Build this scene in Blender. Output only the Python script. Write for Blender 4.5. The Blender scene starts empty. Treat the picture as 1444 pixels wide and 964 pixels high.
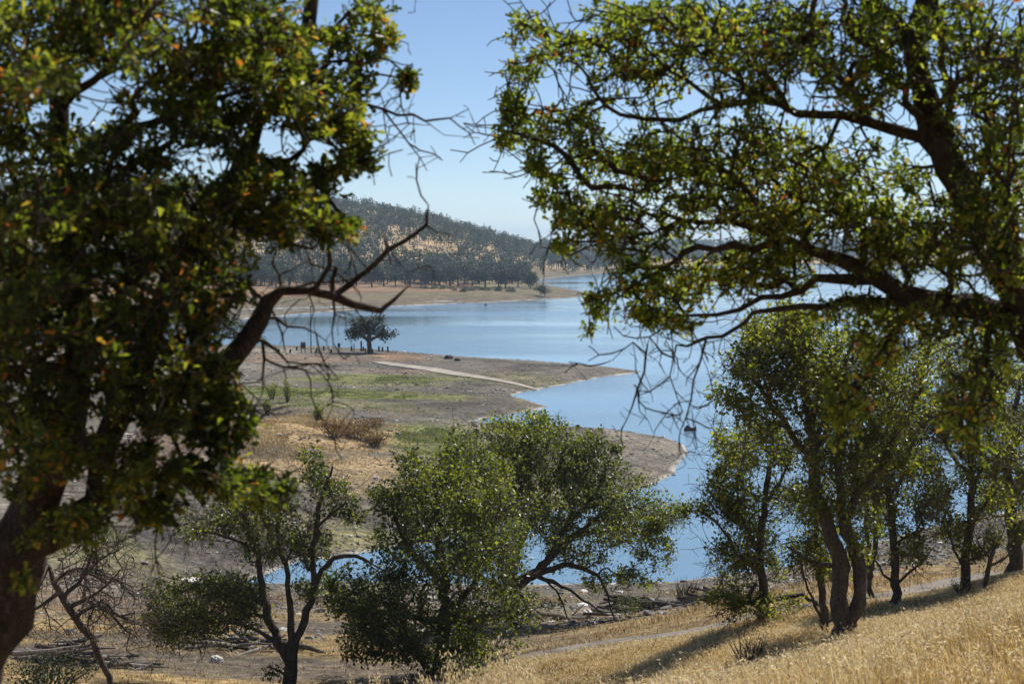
import bpy, math, random
import numpy as np
from mathutils import Vector
R = math.radians
rng = np.random.default_rng(11)
random.seed(5)
scene = bpy.context.scene
COL = scene.collection

# ------------------------------------------------------------------ camera geometry
F = 2407.0                 # focal length in pixels of a 1444 px wide picture
HC = 20.0                  # eye height above the lake
T = math.atan(142 / F)
cT, sT = math.cos(T), math.sin(T)

def P(px, py, D):
    """point seen at (px,py) standing D metres in front"""
    u = (px - 722) / F; v = (482 - py) / F
    y = cT + v * sT; z = -sT + v * cT
    s = D / y
    return np.array([u * s, D, HC + z * s])

def W(px, py, z=0.0):
    """ground point at height z seen at (px,py)"""
    u = (px - 722) / F; v = (482 - py) / F
    y = cT + v * sT; zz = -sT + v * cT
    s = (z - HC) / zz
    return np.array([u * s, y * s, z])

# ------------------------------------------------------------------ numpy noise
def _h(i, j, k, seed):
    n = (i * 374761393 + j * 668265263 + k * 2147483647 + seed * 1274126177) & 0xFFFFFFFF
    n = ((n ^ (n >> 13)) * 1274126177) & 0xFFFFFFFF
    n = n ^ (n >> 16)
    return (n & 0xFFFFFF) / float(0xFFFFFF)

def vnoise(x, y, seed=0):
    x = np.asarray(x, float); y = np.asarray(y, float)
    i = np.floor(x).astype(np.int64); j = np.floor(y).astype(np.int64)
    fx = x - i; fy = y - j
    fx = fx * fx * (3 - 2 * fx); fy = fy * fy * (3 - 2 * fy)
    a = _h(i, j, 0, seed); b = _h(i + 1, j, 0, seed); c = _h(i, j + 1, 0, seed); d = _h(i + 1, j + 1, 0, seed)
    return (a + (b - a) * fx) + ((c + (d - c) * fx) - (a + (b - a) * fx)) * fy

def fbm(x, y, seed=0, oct=4):
    s = 0; a = 0.5; t = 0
    for o in range(oct):
        s = s + a * vnoise(x * 2 ** o, y * 2 ** o, seed + o * 17); t += a; a *= 0.5
    return s / t

def sstep(a, b, x):
    t = np.clip((x - a) / (b - a), 0, 1); return t * t * (3 - 2 * t)

# ------------------------------------------------------------------ shoreline
LAKE_PX = [(340,824),(420,821),(500,819),(600,822),(700,824),(850,822),(950,820),(1033,809),(1109,798),(1180,778),(1300,745),
 (1360,734),(1444,716),(1560,690),(1750,640),(2000,580),(2400,500),(2900,440),(3000,385),(2400,378),(1800,374),(1444,373),
 (1200,374),(1100,373),(1000,376),(930,379),(890,381),(870,382),(845,386),(800,389),(765,393),(757,397),(775,403),(812,409),
 (833,414),(842,416.5),(800,420),(700,425),(640,428),(560,431),(500,436),(440,441),(385,446),(300,452),(200,458),(0,465),(-300,470),(-700,475),
 (-700,500),(-300,497),(0,495),(200,493),(300,493),(400,494),(480,495),(560,499),(640,505),(760,512),(870,520),(907,524.5),
 (850,531),(790,543),(735,553),(720,558),(745,565),(772,573),(760,577),(690,588),(655,597),(700,601),(810,604),(880,608),
 (940,617),(965,628),(970,638),(950,668),(912,686),(860,700),(780,721),(700,740),(600,765),(545,773),(470,786),(421,790),(377,808)]
POOL_PX = [(330,437),(400,434),(480,432.5),(500,434),(470,436.5),(400,438.5),(340,441)]
POOL2_PX = [(596,427),(610,424.8),(640,424.3),(652,425.5),(640,426.8),(610,427.8)]

def poly_world(pts):
    w = np.array([W(a, b)[:2] for a, b in pts])
    out = []
    n = len(w)
    for i in range(n):             # subdivide and wiggle the shore a little
        a, b = w[i], w[(i + 1) % n]
        L = np.linalg.norm(b - a); dm = 0.5 * (a[1] + b[1])
        k = max(1, min(10, int(L / (0.02 * dm + 1.5))))
        nrm = np.array([-(b - a)[1], (b - a)[0]]) / max(L, 1e-6)
        for t in range(k):
            p = a + (b - a) * t / k
            if t: p = p + nrm * (fbm(p[0] / (3 + .03 * dm), p[1] / (3 + .03 * dm), 3, 3) - .5) * min(0.006 * dm + 0.4, L * .1)
            out.append(p)
    return np.array(out)

POLYS = [poly_world(LAKE_PX), poly_world(POOL_PX), poly_world(POOL2_PX)]

def shore_sd(x, y):
    """positive on land, negative in water"""
    x = np.asarray(x, float).ravel(); y = np.asarray(y, float).ravel()
    out = np.empty_like(x)
    CH = 20000
    for c in range(0, len(x), CH):
        X = x[c:c+CH][:, None]; Y = y[c:c+CH][:, None]
        best = np.full(X.shape[0], 1e9); inside = np.zeros(X.shape[0], bool)
        for w in POLYS:
            a = w; b = np.roll(w, -1, 0); d = b - a
            L2 = (d ** 2).sum(1)
            t = np.clip(((X - a[:, 0]) * d[:, 0] + (Y - a[:, 1]) * d[:, 1]) / L2, 0, 1)
            dist = np.hypot(X - a[:, 0] - t * d[:, 0], Y - a[:, 1] - t * d[:, 1]).min(1)
            cond = ((a[:, 1] > Y) != (b[:, 1] > Y)) & (X < (b[:, 0] - a[:, 0]) * (Y - a[:, 1]) / (b[:, 1] - a[:, 1] + 1e-12) + a[:, 0])
            ins = (cond.sum(1) % 2) == 1
            inside |= ins
            best = np.minimum(best, dist)
        out[c:c+CH] = np.where(inside, -best, best)
    return out

# ------------------------------------------------------------------ near terrain: thin plate through surveyed points (px, D, z)
CTRL = [(-2500,2,18.0),(722,2,18.3),(4000,2,18.6),(-2500,6,16.9),(722,6,17.4),(4000,6,17.9),(0,10,15.9),(722,10,16.4),(1444,10,16.9),
 (0,20,13.4),(722,20,14.0),(1000,20,14.6),(1444,20,15.2),(2400,20,16.6),(-1500,20,14.0),
 (1190,34,11.95),(1444,34,12.5),(900,34,10.8),(722,34,10.2),(400,34,10.2),(0,34,10.6),(1360,42,11.2),(1262,40,11.3),(1078,40,10.94),(1444,44,11.35),(1800,45,11.6),
 (405,45,7.9),(615,47,7.8),(740,46,8.45),(870,45.5,9.13),(960,44,9.7),(1085,43.5,10.25),(1231,44.5,10.5),(1342,46.5,10.45),(1430,49,10.3),(1600,58,9.3),(1000,52,8.5),(1100,54,8.7),(1260,54,9.2),(1400,60,8.4),
 (0,45,8.6),(-400,45,9.5),(200,60,6.0),(0,60,6.0),(735,64,5.4),(950,64,5.9),(1100,70,5.7),(1300,75,6.0),(1444,80,5.7),(1300,100,2.0),(1444,105,2.5),(1700,80,7),
 (300,80,2.6),(600,80,2.8),(735,80,2.7),(950,80,3.0),(-400,80,5),
 (420,99,.2),(600,99,.2),(850,99,.2),(1033,102,.2),(1109,104,.2),(1300,118,.2),(1444,128,.2),(1800,150,2),(2400,200,4),
 (150,98,2.4),(0,105,2.8),(300,101.6,1.0),(250,93,1.0),(150,82,2.4),(-400,110,4),(150,117,2.5),(300,136,3),(205,139,3.5),
 (430,153,3.6),(430,199,1.6),(300,165,2.6),(600,151,1.2),(800,151,1.2),(600,205,1.0),(500,240,1.0),(700,238,1.0),(521,282,1.5),(400,277,1.6),(300,277,1.7),(100,277,2),
 (-500,140,5),(-500,250,3),(-1500,150,8),(-1500,300,5),(780,125,.4),(500,110,.8)]
def _tc(px, D): return np.stack([np.clip((px - 722) / F, -1.6, 1.6) * 1.6, np.log(np.clip(D, 1.5, 400))], -1)
_cp = _tc(np.array([c[0] for c in CTRL], float), np.array([c[1] for c in CTRL], float))
_cz = np.array([c[2] for c in CTRL], float)
def _k(r2): return np.where(r2 > 1e-12, 0.5 * r2 * np.log(r2 + 1e-12), 0)
_n = len(_cz)
_K = _k(((_cp[:, None] - _cp[None]) ** 2).sum(-1)) + np.eye(_n) * 1e-3
_Pm = np.concatenate([np.ones((_n, 1)), _cp], 1)
_A = np.block([[_K, _Pm], [_Pm.T, np.zeros((3, 3))]])
_wt = np.linalg.solve(_A, np.concatenate([_cz, np.zeros(3)]))
def tps(px, D):
    q = _tc(px, D); out = np.empty(len(q))
    for c in range(0, len(q), 30000):
        s = q[c:c+30000]
        out[c:c+30000] = _k(((s[:, None] - _cp[None]) ** 2).sum(-1)) @ _wt[:_n] + _wt[_n] + s @ _wt[_n+1:]
    return out

R_PX = [-3000,-600,60,140,300,480,520,600,680,740,800,850,880,920,1000,4000]
R_Y  = [230,238,256,249,260,280,284,300,323,341,354,369,377,381,384,384]
R_D  = [1200,1200,1200,1200,1200,1200,1200,1210,1230,1260,1290,1310,1320,1330,1340,1340]
M_PX = [-3000,600,840,880,915,945,962,985,1020,1100,1150,1185,1215,1260,1330,1444,4000]
M_Y  = [300,330,350,346,336,327,332,344,345,345,342,334,331,340,345,342,320]

def height(x, y, sd=None):
    x = np.asarray(x, float).ravel(); y = np.asarray(y, float).ravel()
    if sd is None: sd = shore_sd(x, y)
    r = np.hypot(x, y)
    D = np.maximum(y, 0.35 * r)
    px = 722 + F * np.clip(x / np.maximum(D, 9.), -1.6, 1.6)
    zn = np.maximum(tps(px, D), 0.3)
    zn = zn + np.maximum(0, -y) * 0.12
    zn = zn + (fbm(x / 9, y / 9, 1) - .5) * np.clip(D / 90, .12, .55) * np.clip(zn / 3, .15, 1)
    # far land
    d0 = np.interp(px, [-3000, 600, 740, 800, 860, 900], [700, 700, 740, 940, 1080, 1200])
    Dr = np.interp(px, R_PX, R_D)
    ridge = np.maximum(HC + (340 - np.interp(px, R_PX, R_Y)) * Dr / F - 6.5, 0)
    t = (D - d0) / (Dr - d0)
    und = (fbm(x / 90, y / 130, 5) - .5) * 10 * sstep(0, .35, t) * (1 - .6 * sstep(.75, 1.0, t)) * np.clip(ridge / 20, 0, 1)
    hill = ridge * np.where(t < 1, np.clip(t, 0, 1) ** 1.1, np.clip(1 - (t - 1) * .45, 0, 1)) + und
    low = sstep(1500, 2300, D) * (2 + 16 * fbm(x / 350, y / 500, 9) ** 1.5)
    mh = HC + (340 - np.interp(px, M_PX, M_Y)) * 6500 / F
    mt = mh * sstep(4200, 6500, D) * (1 + .12 * (fbm(x / 300, y / 300, 21) - .5))
    zf = 1.2 + .8 * fbm(x / 40, y / 40, 13) + np.maximum(hill, 0) + low + np.maximum(mt - low, 0) * sstep(4200, 6500, D)
    zl = zn + (zf - zn) * sstep(330, 480, D)
    wd = 1.5 + .012 * D
    land = zl * (1 - np.exp(-np.maximum(sd, 0) / wd)) + .01
    # small cut bank on the far shelf
    return np.where(sd > 0, land, np.maximum(sd * .12, -2.5))

def H1(x, y): return float(height([x], [y])[0])

def ground_hit(px, py, d0=8, d1=3000):
    """first terrain point on the line of sight"""
    Ds = np.exp(np.linspace(math.log(d0), math.log(d1), 900))
    pts = np.array([P(px, py, d) for d in Ds])
    h = height(pts[:, 0], pts[:, 1])
    i = np.argmax(pts[:, 2] <= np.maximum(h, 0))
    return np.array([pts[i, 0], pts[i, 1], h[i]])

def on(px, D, dz=0.0):
    x = (px - 722) / F * D          # close enough to the pixel column
    return np.array([x, D, H1(x, D) + dz])

# ------------------------------------------------------------------ mesh + tagging helpers
def mesh_np(name, verts, loops, totals, mats, smooth=False, attrs=None, matidx=None):
    me = bpy.data.meshes.new(name)
    verts = np.ascontiguousarray(verts, np.float32); loops = np.ascontiguousarray(loops, np.int32); totals = np.ascontiguousarray(totals, np.int32)
    me.vertices.add(len(verts)); me.vertices.foreach_set("co", verts.ravel())
    me.loops.add(len(loops)); me.loops.foreach_set("vertex_index", loops)
    me.polygons.add(len(totals))
    st = np.zeros(len(totals), np.int32); st[1:] = np.cumsum(totals)[:-1]
    me.polygons.foreach_set("loop_start", st); me.polygons.foreach_set("loop_total", totals)
    if matidx is not None: me.polygons.foreach_set("material_index", np.ascontiguousarray(matidx, np.int32))
    me.update(calc_edges=True)
    me.polygons.foreach_set("use_smooth", np.full(len(totals), smooth))
    if attrs:
        for k, v in attrs.items():
            v = np.asarray(v, np.float32)
            if v.ndim == 1:
                a = me.attributes.new(k, 'FLOAT', 'POINT'); a.data.foreach_set("value", v)
            else:
                a = me.attributes.new(k, 'FLOAT_COLOR', 'POINT'); a.data.foreach_set("color", v.ravel())
    for m in (mats if isinstance(mats, (list, tuple)) else [mats]): me.materials.append(m)
    return me

def link(name, data, parent=None, loc=None):
    o = bpy.data.objects.new(name, data); COL.objects.link(o)
    if parent is not None: o.parent = parent
    if loc is not None: o.location = loc
    return o

def tag(o, label=None, cat=None, group=None, kind=None):
    if label: o['label'] = label
    if cat: o['category'] = cat
    if group: o['group'] = group
    if kind: o['kind'] = kind
    return o

def empty(name, loc, label, cat, group=None):
    e = link(name, None, None, [float(c) for c in loc]); e.empty_display_size = .3
    return tag(e, label, cat, group)

class MB:
    """collects simple shapes into one mesh"""
    def __init__(s): s.v = []; s.f = []; s.m = []; s.n = 0
    def add(s, v, f, m=0):
        s.v += [tuple(map(float, q)) for q in v]; s.f += [tuple(i + s.n for i in q) for q in f]; s.m += [m] * len(f); s.n = len(s.v)
    def box(s, c, d, rz=0, m=0, rx=0, bev=0):
        hx, hy, hz = d[0] / 2, d[1] / 2, d[2] / 2
        v = []
        for sx, sy, sz in ((-1,-1,-1),(1,-1,-1),(1,1,-1),(-1,1,-1),(-1,-1,1),(1,-1,1),(1,1,1),(-1,1,1)):
            x, y, z = sx * hx, sy * hy, sz * hz
            y, z = y * math.cos(rx) - z * math.sin(rx), y * math.sin(rx) + z * math.cos(rx)
            x, y = x * math.cos(rz) - y * math.sin(rz), x * math.sin(rz) + y * math.cos(rz)
            v.append((c[0] + x, c[1] + y, c[2] + z))
        s.add(v, [(0,3,2,1),(4,5,6,7),(0,1,5,4),(1,2,6,5),(2,3,7,6),(3,0,4,7)], m)
    def tube(s, pts, rads, n=8, m=0, cap=True):
        pts = [np.array(p, float) for p in pts]; v = []
        ref = np.array([0.31, .17, .93])
        for i, p in enumerate(pts):
            t = pts[min(i + 1, len(pts) - 1)] - pts[max(i - 1, 0)]; t = t / (np.linalg.norm(t) + 1e-9)
            if abs(t @ ref) > .95: rf = np.array([1., 0, 0])
            else: rf = ref
            a = np.cross(t, rf); a /= np.linalg.norm(a); b = np.cross(t, a)
            for k in range(n):
                w = 2 * math.pi * k / n
                v.append(p + rads[i] * (a * math.cos(w) + b * math.sin(w)))
        f = []
        for i in range(len(pts) - 1):
            for k in range(n):
                f.append((i * n + k, i * n + (k + 1) % n, (i + 1) * n + (k + 1) % n, (i + 1) * n + k))
        if cap: f.append(tuple(range(n - 1, -1, -1))); f.append(tuple((len(pts) - 1) * n + k for k in range(n)))
        s.add(v, f, m)
    def build(s, name, mats, parent=None, loc=None, smooth=False):
        lo = [i for f in s.f for i in f]; to = [len(f) for f in s.f]
        me = mesh_np(name, np.array(s.v), lo, to, mats, smooth, matidx=s.m)
        return link(name, me, parent, loc)

# ------------------------------------------------------------------ materials
def newmat(name):
    m = bpy.data.materials.new(name); m.use_nodes = True
    nt = m.node_tree; nt.nodes.clear()
    out = nt.nodes.new('ShaderNodeOutputMaterial')
    return m, nt, out
def nd(nt, typ, **kw):
    n = nt.nodes.new(typ)
    for k, v in kw.items():
        if k in n.inputs: n.inputs[k].default_value = v
        else: setattr(n, k, v)
    return n
def L(nt, a, b): nt.links.new(a, b)
def ramp(nt, fac, stops, interp='LINEAR'):
    r = nt.nodes.new('ShaderNodeValToRGB'); cr = r.color_ramp; cr.interpolation = interp
    while len(cr.elements) < len(stops): cr.elements.new(.5)
    for e, (p, c) in zip(cr.elements, stops): e.position = p; e.color = (*c, 1)
    if fac is not None: L(nt, fac, r.inputs[0])
    return r
def mixc(nt, mode, fac, a, b):
    n = nt.nodes.new('ShaderNodeMix'); n.data_type = 'RGBA'; n.blend_type = mode
    if isinstance(fac, (int, float)): n.inputs[0].default_value = fac
    else: L(nt, fac, n.inputs[0])
    for s, v in ((6, a), (7, b)):
        if isinstance(v, tuple): n.inputs[s].default_value = (*v, 1)
        else: L(nt, v, n.inputs[s])
    return n.outputs[2]
def math_(nt, op, a, b=None, clamp=False):
    n = nt.nodes.new('ShaderNodeMath'); n.operation = op; n.use_clamp = clamp
    for i, v in enumerate((a, b)):
        if v is None: continue
        if isinstance(v, (int, float)): n.inputs[i].default_value = v
        else: L(nt, v, n.inputs[i])
    return n.outputs[0]

def leaf_mat(name, stops, tstops, trans=.45, rough=.42, spec=.35):
    m, nt, out = newmat(name)
    at = nd(nt, 'ShaderNodeAttribute', attribute_name='tint')
    c = ramp(nt, at.outputs['Fac'], stops); t = ramp(nt, at.outputs['Fac'], tstops)
    p = nd(nt, 'ShaderNodeBsdfPrincipled', Roughness=rough); p.inputs['Specular IOR Level'].default_value = spec
    L(nt, c.outputs[0], p.inputs['Base Color'])
    tr = nd(nt, 'ShaderNodeBsdfTranslucent'); L(nt, t.outputs[0], tr.inputs['Color'])
    mx = nd(nt, 'ShaderNodeMixShader', Fac=trans)
    L(nt, p.outputs[0], mx.inputs[1]); L(nt, tr.outputs[0], mx.inputs[2]); L(nt, mx.outputs[0], out.inputs[0])
    return m
GS = [(0,(.016,.028,.008)),(.45,(.036,.056,.013)),(.8,(.085,.11,.022)),(.9,(.16,.16,.03)),(.95,(.35,.2,.03)),(1,(.35,.1,.03))]
TS = [(0,(.14,.20,.015)),(.45,(.36,.47,.03)),(.8,(.66,.74,.06)),(.9,(.7,.65,.06)),(.95,(.8,.45,.05)),(1,(.75,.2,.04))]
M_LEAF = leaf_mat('oak_leaf_near', GS, TS, .5, .4, .38)
GS2 = [(0,(.024,.034,.009)),(.5,(.058,.074,.015)),(.85,(.12,.13,.026)),(1,(.18,.16,.04))]
TS2 = [(0,(.12,.15,.02)),(.5,(.30,.36,.03)),(.85,(.55,.58,.05)),(1,(.45,.42,.05))]
M_LEAFL = leaf_mat('oak_leaf_painted_shade', [(0,(.012,.02,.006)),(.45,(.025,.038,.01)),(.8,(.055,.074,.016)),(.9,(.16,.15,.03)),(.95,(.35,.2,.03)),(1,(.3,.07,.02))], [(0,(.06,.09,.01)),(.45,(.19,.26,.018)),(.8,(.54,.6,.045)),(.9,(.62,.56,.05)),(.95,(.8,.42,.05)),(1,(.7,.15,.03))], .45, .4, .35)  # left oak leaves: the crown's self-shade is put into these darker colours
M_LEAF2 = leaf_mat('oak_leaf_mid', GS2, TS2, .4, .42, .4)
GS3 = [(0,(.012,.024,.014)),(.5,(.024,.042,.022)),(1,(.055,.072,.028))]
TS3 = [(0,(.03,.05,.015)),(.5,(.05,.075,.02)),(1,(.08,.1,.03))]
M_LEAF2Y = leaf_mat('oak_leaf_grove', [(0,(.026,.036,.008)),(.5,(.062,.076,.013)),(.85,(.14,.14,.025)),(1,(.3,.2,.04))], [(0,(.15,.19,.02)),(.5,(.40,.46,.03)),(.85,(.68,.68,.06)),(1,(.6,.42,.05))], .45, .4, .4)
M_LEAF3 = leaf_mat('oak_leaf_far', GS3, TS3, .2, .6)
M_BUSHG = leaf_mat('green_bush_leaf', [(0,(.07,.10,.03)),(1,(.13,.16,.05))], [(0,(.08,.12,.02)),(1,(.2,.24,.05))], .25, .6)
M_BUSHR = leaf_mat('rusty_shrub_leaf', [(0,(.14,.065,.04)),(.7,(.2,.11,.06)),(.8,(.4,.3,.05)),(1,(.45,.36,.06))], [(0,(.2,.1,.05)),(.7,(.25,.14,.06)),(1,(.5,.4,.05))], .25, .6)

def bark_mat(name, c0, c1, scale=14):
    m, nt, out = newmat(name)
    tc = nd(nt, 'ShaderNodeTexCoord')
    mp = nd(nt, 'ShaderNodeMapping'); mp.inputs['Scale'].default_value = (1, 1, .35)
    L(nt, tc.outputs['Object'], mp.inputs[0])
    n1 = nd(nt, 'ShaderNodeTexNoise', Scale=scale, Detail=6.0, Roughness=.65); L(nt, mp.outputs[0], n1.inputs[0])
    wp = mixc(nt, 'ADD', .12, mp.outputs[0], n1.outputs[1])
    v = nd(nt, 'ShaderNodeTexVoronoi', Scale=scale * 3.6); v.feature = 'DISTANCE_TO_EDGE'; L(nt, wp, v.inputs[0])
    c = ramp(nt, n1.outputs[0], [(.3, c0), (.7, c1)])
    e = ramp(nt, v.outputs[0], [(0, (.45, .42, .4)), (.25, (1, 1, 1))])
    cc = mixc(nt, 'MULTIPLY', .8, c.outputs[0], e.outputs[0])
    p = nd(nt, 'ShaderNodeBsdfPrincipled', Roughness=.9); p.inputs['Specular IOR Level'].default_value = .15
    L(nt, cc, p.inputs['Base Color'])
    h = math_(nt, 'ADD', math_(nt, 'MULTIPLY', e.outputs[0], .6), n1.outputs[0])
    b = nd(nt, 'ShaderNodeBump', Strength=.8, Distance=.02); L(nt, h, b.inputs['Height']); L(nt, b.outputs[0], p.inputs['Normal'])
    L(nt, p.outputs[0], out.inputs[0]); return m
M_BARK = bark_mat('oak_bark', (.045,.034,.026), (.14,.108,.085))
M_BARK2 = bark_mat('oak_bark_grey', (.06,.05,.042), (.17,.145,.12), 8)
M_DEADW = bark_mat('driftwood', (.16,.14,.12), (.42,.38,.34), 6)
M_DARKW = bark_mat('weathered_post', (.05,.04,.03), (.11,.085,.065), 6)

def plain(name, col, rough=.8, var=.25, scale=3.0, metallic=0, spec=.3):
    m, nt, out = newmat(name)
    tc = nd(nt, 'ShaderNodeTexCoord')
    n1 = nd(nt, 'ShaderNodeTexNoise', Scale=scale, Detail=5.0, Roughness=.6); L(nt, tc.outputs['Object'], n1.inputs[0])
    c = ramp(nt, n1.outputs[0], [(.3, tuple(x * (1 - var) for x in col)), (.7, tuple(min(1, x * (1 + var)) for x in col))])
    p = nd(nt, 'ShaderNodeBsdfPrincipled', Roughness=rough, Metallic=metallic); p.inputs['Specular IOR Level'].default_value = spec
    L(nt, c.outputs[0], p.inputs['Base Color'])
    b = nd(nt, 'ShaderNodeBump', Strength=.4, Distance=.02); L(nt, n1.outputs[0], b.inputs['Height']); L(nt, b.outputs[0], p.inputs['Normal'])
    L(nt, p.outputs[0], out.inputs[0]); return m
M_ROCK = plain('grey_stone', (.24,.215,.19), .9, .5, 2)
M_WROCK = plain('pale_stone', (.72,.68,.62), .9, .15, 3)
M_DROCK = plain('dark_wet_stone', (.055,.045,.045), .6, .5, 3)
M_RROCK = plain('red_stone', (.16,.06,.055), .8, .3, 3)
M_CONC = plain('pale_concrete', (.33,.29,.235), .9, .35, .5)
M_ROAD = plain('grey_road_surface', (.185,.16,.14), .95, .45, 1.0)
M_METAL = plain('dark_metal', (.05,.05,.05), .5, .3, 6, .6)
M_TABLE = plain('sun_bleached_planks', (.55,.5,.43), .8, .15, 4)
M_SIGN = plain('brown_sign_board', (.07,.045,.035), .7, .2, 4)
M_WHITE = plain('white_paint', (.75,.75,.72), .6, .08, 4)

def straw(name, stops, tstops, trans=.4):
    return leaf_mat(name, stops, tstops, trans, .55, .25)
M_GRASS = straw('dry_oat_straw', [(0,(.36,.225,.08)),(.5,(.58,.42,.18)),(.85,(.74,.6,.34)),(1,(.78,.68,.46))],
                [(0,(.42,.27,.08)),(.5,(.58,.42,.15)),(.85,(.7,.55,.28)),(1,(.8,.7,.45))], .38)
M_GRASS2 = straw('dry_short_grass', [(0,(.30,.20,.09)),(.5,(.42,.31,.15)),(1,(.55,.45,.27))],
                [(0,(.3,.2,.08)),(.5,(.45,.33,.15)),(1,(.55,.45,.25))], .3)

# terrain
def terrain_mat():
    m, nt, out = newmat('lake_shore_ground')
    at = nd(nt, 'ShaderNodeAttribute', attribute_name='zcol')
    sd = nd(nt, 'ShaderNodeAttribute', attribute_name='sd')
    geo = nd(nt, 'ShaderNodeNewGeometry')
    def noise(scale, det=6.0, rough=.6, stretch=None):
        n = nd(nt, 'ShaderNodeTexNoise', Scale=scale, Detail=det, Roughness=rough)
        if stretch:
            mp = nd(nt, 'ShaderNodeMapping'); mp.inputs['Scale'].default_value = stretch
            L(nt, geo.outputs['Position'], mp.inputs[0]); L(nt, mp.outputs[0], n.inputs[0])
        else: L(nt, geo.outputs['Position'], n.inputs[0])
        return n.outputs[0]
    n1 = noise(.22, 8, .65); n2 = noise(1.7, 8, .7); n3 = noise(.045, 5, .6)
    c = mixc(nt, 'MULTIPLY', 1.0, at.outputs['Color'], ramp(nt, n1, [(.3,(.5,.5,.52)),(.5,(.95,.95,.95)),(.72,(1.45,1.40,1.32))]).outputs[0])
    c = mixc(nt, 'MULTIPLY', 1.0, c, ramp(nt, n2, [(.33,(.4,.4,.41)),(.5,(.95,.95,.95)),(.64,(1.65,1.6,1.52))]).outputs[0])
    c = mixc(nt, 'MULTIPLY', 1.0, c, ramp(nt, n3, [(.3,(.82,.82,.84)),(.7,(1.16,1.13,1.08))]).outputs[0])
    # pebbles
    v = nd(nt, 'ShaderNodeTexVoronoi', Scale=3.2, Randomness=1.0); L(nt, geo.outputs['Position'], v.inputs[0])
    pc = ramp(nt, v.outputs['Color'], [(.0,(.55,.55,.55)),(.6,(1,1,1)),(.9,(1.0,1.0,1.0)),(1,(2.0,1.95,1.9))])
    c = mixc(nt, 'MULTIPLY', .7, c, pc.outputs[0])
    # pale mineral crust along the water's edge
    sdn = math_(nt, 'ADD', sd.outputs['Fac'], math_(nt, 'MULTIPLY', math_(nt, 'SUBTRACT', n2, .5), 1.2))
    edge = ramp(nt, math_(nt, 'DIVIDE', sdn, 4.0, True), [(0,(1,1,1)),(.05,(1,1,1)),(.14,(0,0,0))])
    c = mixc(nt, 'MIX', math_(nt, 'MULTIPLY', edge.outputs[0], math_(nt, 'MULTIPLY', ramp(nt, n1, [(.4,(.1,.1,.1)),(.6,(1,1,1))]).outputs[0], .6)), c, (.62,.59,.54))
    wet = ramp(nt, math_(nt, 'DIVIDE', sd.outputs['Fac'], 1.0, True), [(0,(.35,.35,.35)),(.15,(.35,.35,.35)),(.5,(1,1,1))])
    p = nd(nt, 'ShaderNodeBsdfPrincipled', Roughness=.95); p.inputs['Specular IOR Level'].default_value = .1
    L(nt, c, p.inputs['Base Color'])
    hh = math_(nt, 'ADD', n2, math_(nt, 'MULTIPLY', n1, 1.5))
    b = nd(nt, 'ShaderNodeBump', Strength=.9, Distance=.22); L(nt, hh, b.inputs['Height']); L(nt, b.outputs[0], p.inputs['Normal'])
    L(nt, p.outputs[0], out.inputs[0]); return m
M_TERR = terrain_mat()

def water_mat():
    m, nt, out = newmat('lake_water')
    geo = nd(nt, 'ShaderNodeNewGeometry')
    mp = nd(nt, 'ShaderNodeMapping'); mp.inputs['Scale'].default_value = (.5, 1.6, 1); L(nt, geo.outputs['Position'], mp.inputs[0])
    n1 = nd(nt, 'ShaderNodeTexNoise', Scale=1.6, Detail=4.0, Roughness=.55); L(nt, mp.outputs[0], n1.inputs[0])
    mp2 = nd(nt, 'ShaderNodeMapping'); mp2.inputs['Scale'].default_value = (.006, .02, 1); L(nt, geo.outputs['Position'], mp2.inputs[0])
    n2 = nd(nt, 'ShaderNodeTexNoise', Scale=1.0, Detail=5.0, Roughness=.6); L(nt, mp2.outputs[0], n2.inputs[0])
    streak = ramp(nt, n2.outputs[0], [(.40,(.02,.02,.02)),(.62,(1,1,1))])
    p = nd(nt, 'ShaderNodeBsdfPrincipled', Roughness=.04, IOR=1.33)
    p.inputs['Base Color'].default_value = (.15,.25,.33,1); p.inputs['Specular IOR Level'].default_value = .5
    b = nd(nt, 'ShaderNodeBump', Distance=.05); L(nt, n1.outputs[0], b.inputs['Height'])
    L(nt, math_(nt, 'ADD', math_(nt, 'MULTIPLY', streak.outputs[0], .75), .08), b.inputs['Strength'])
    L(nt, b.outputs[0], p.inputs['Normal'])
    rr = math_(nt, 'ADD', math_(nt, 'MULTIPLY', streak.outputs[0], .12), .03); L(nt, rr, p.inputs['Roughness'])
    L(nt, p.outputs[0], out.inputs[0]); return m
M_WATER = water_mat()

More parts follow.
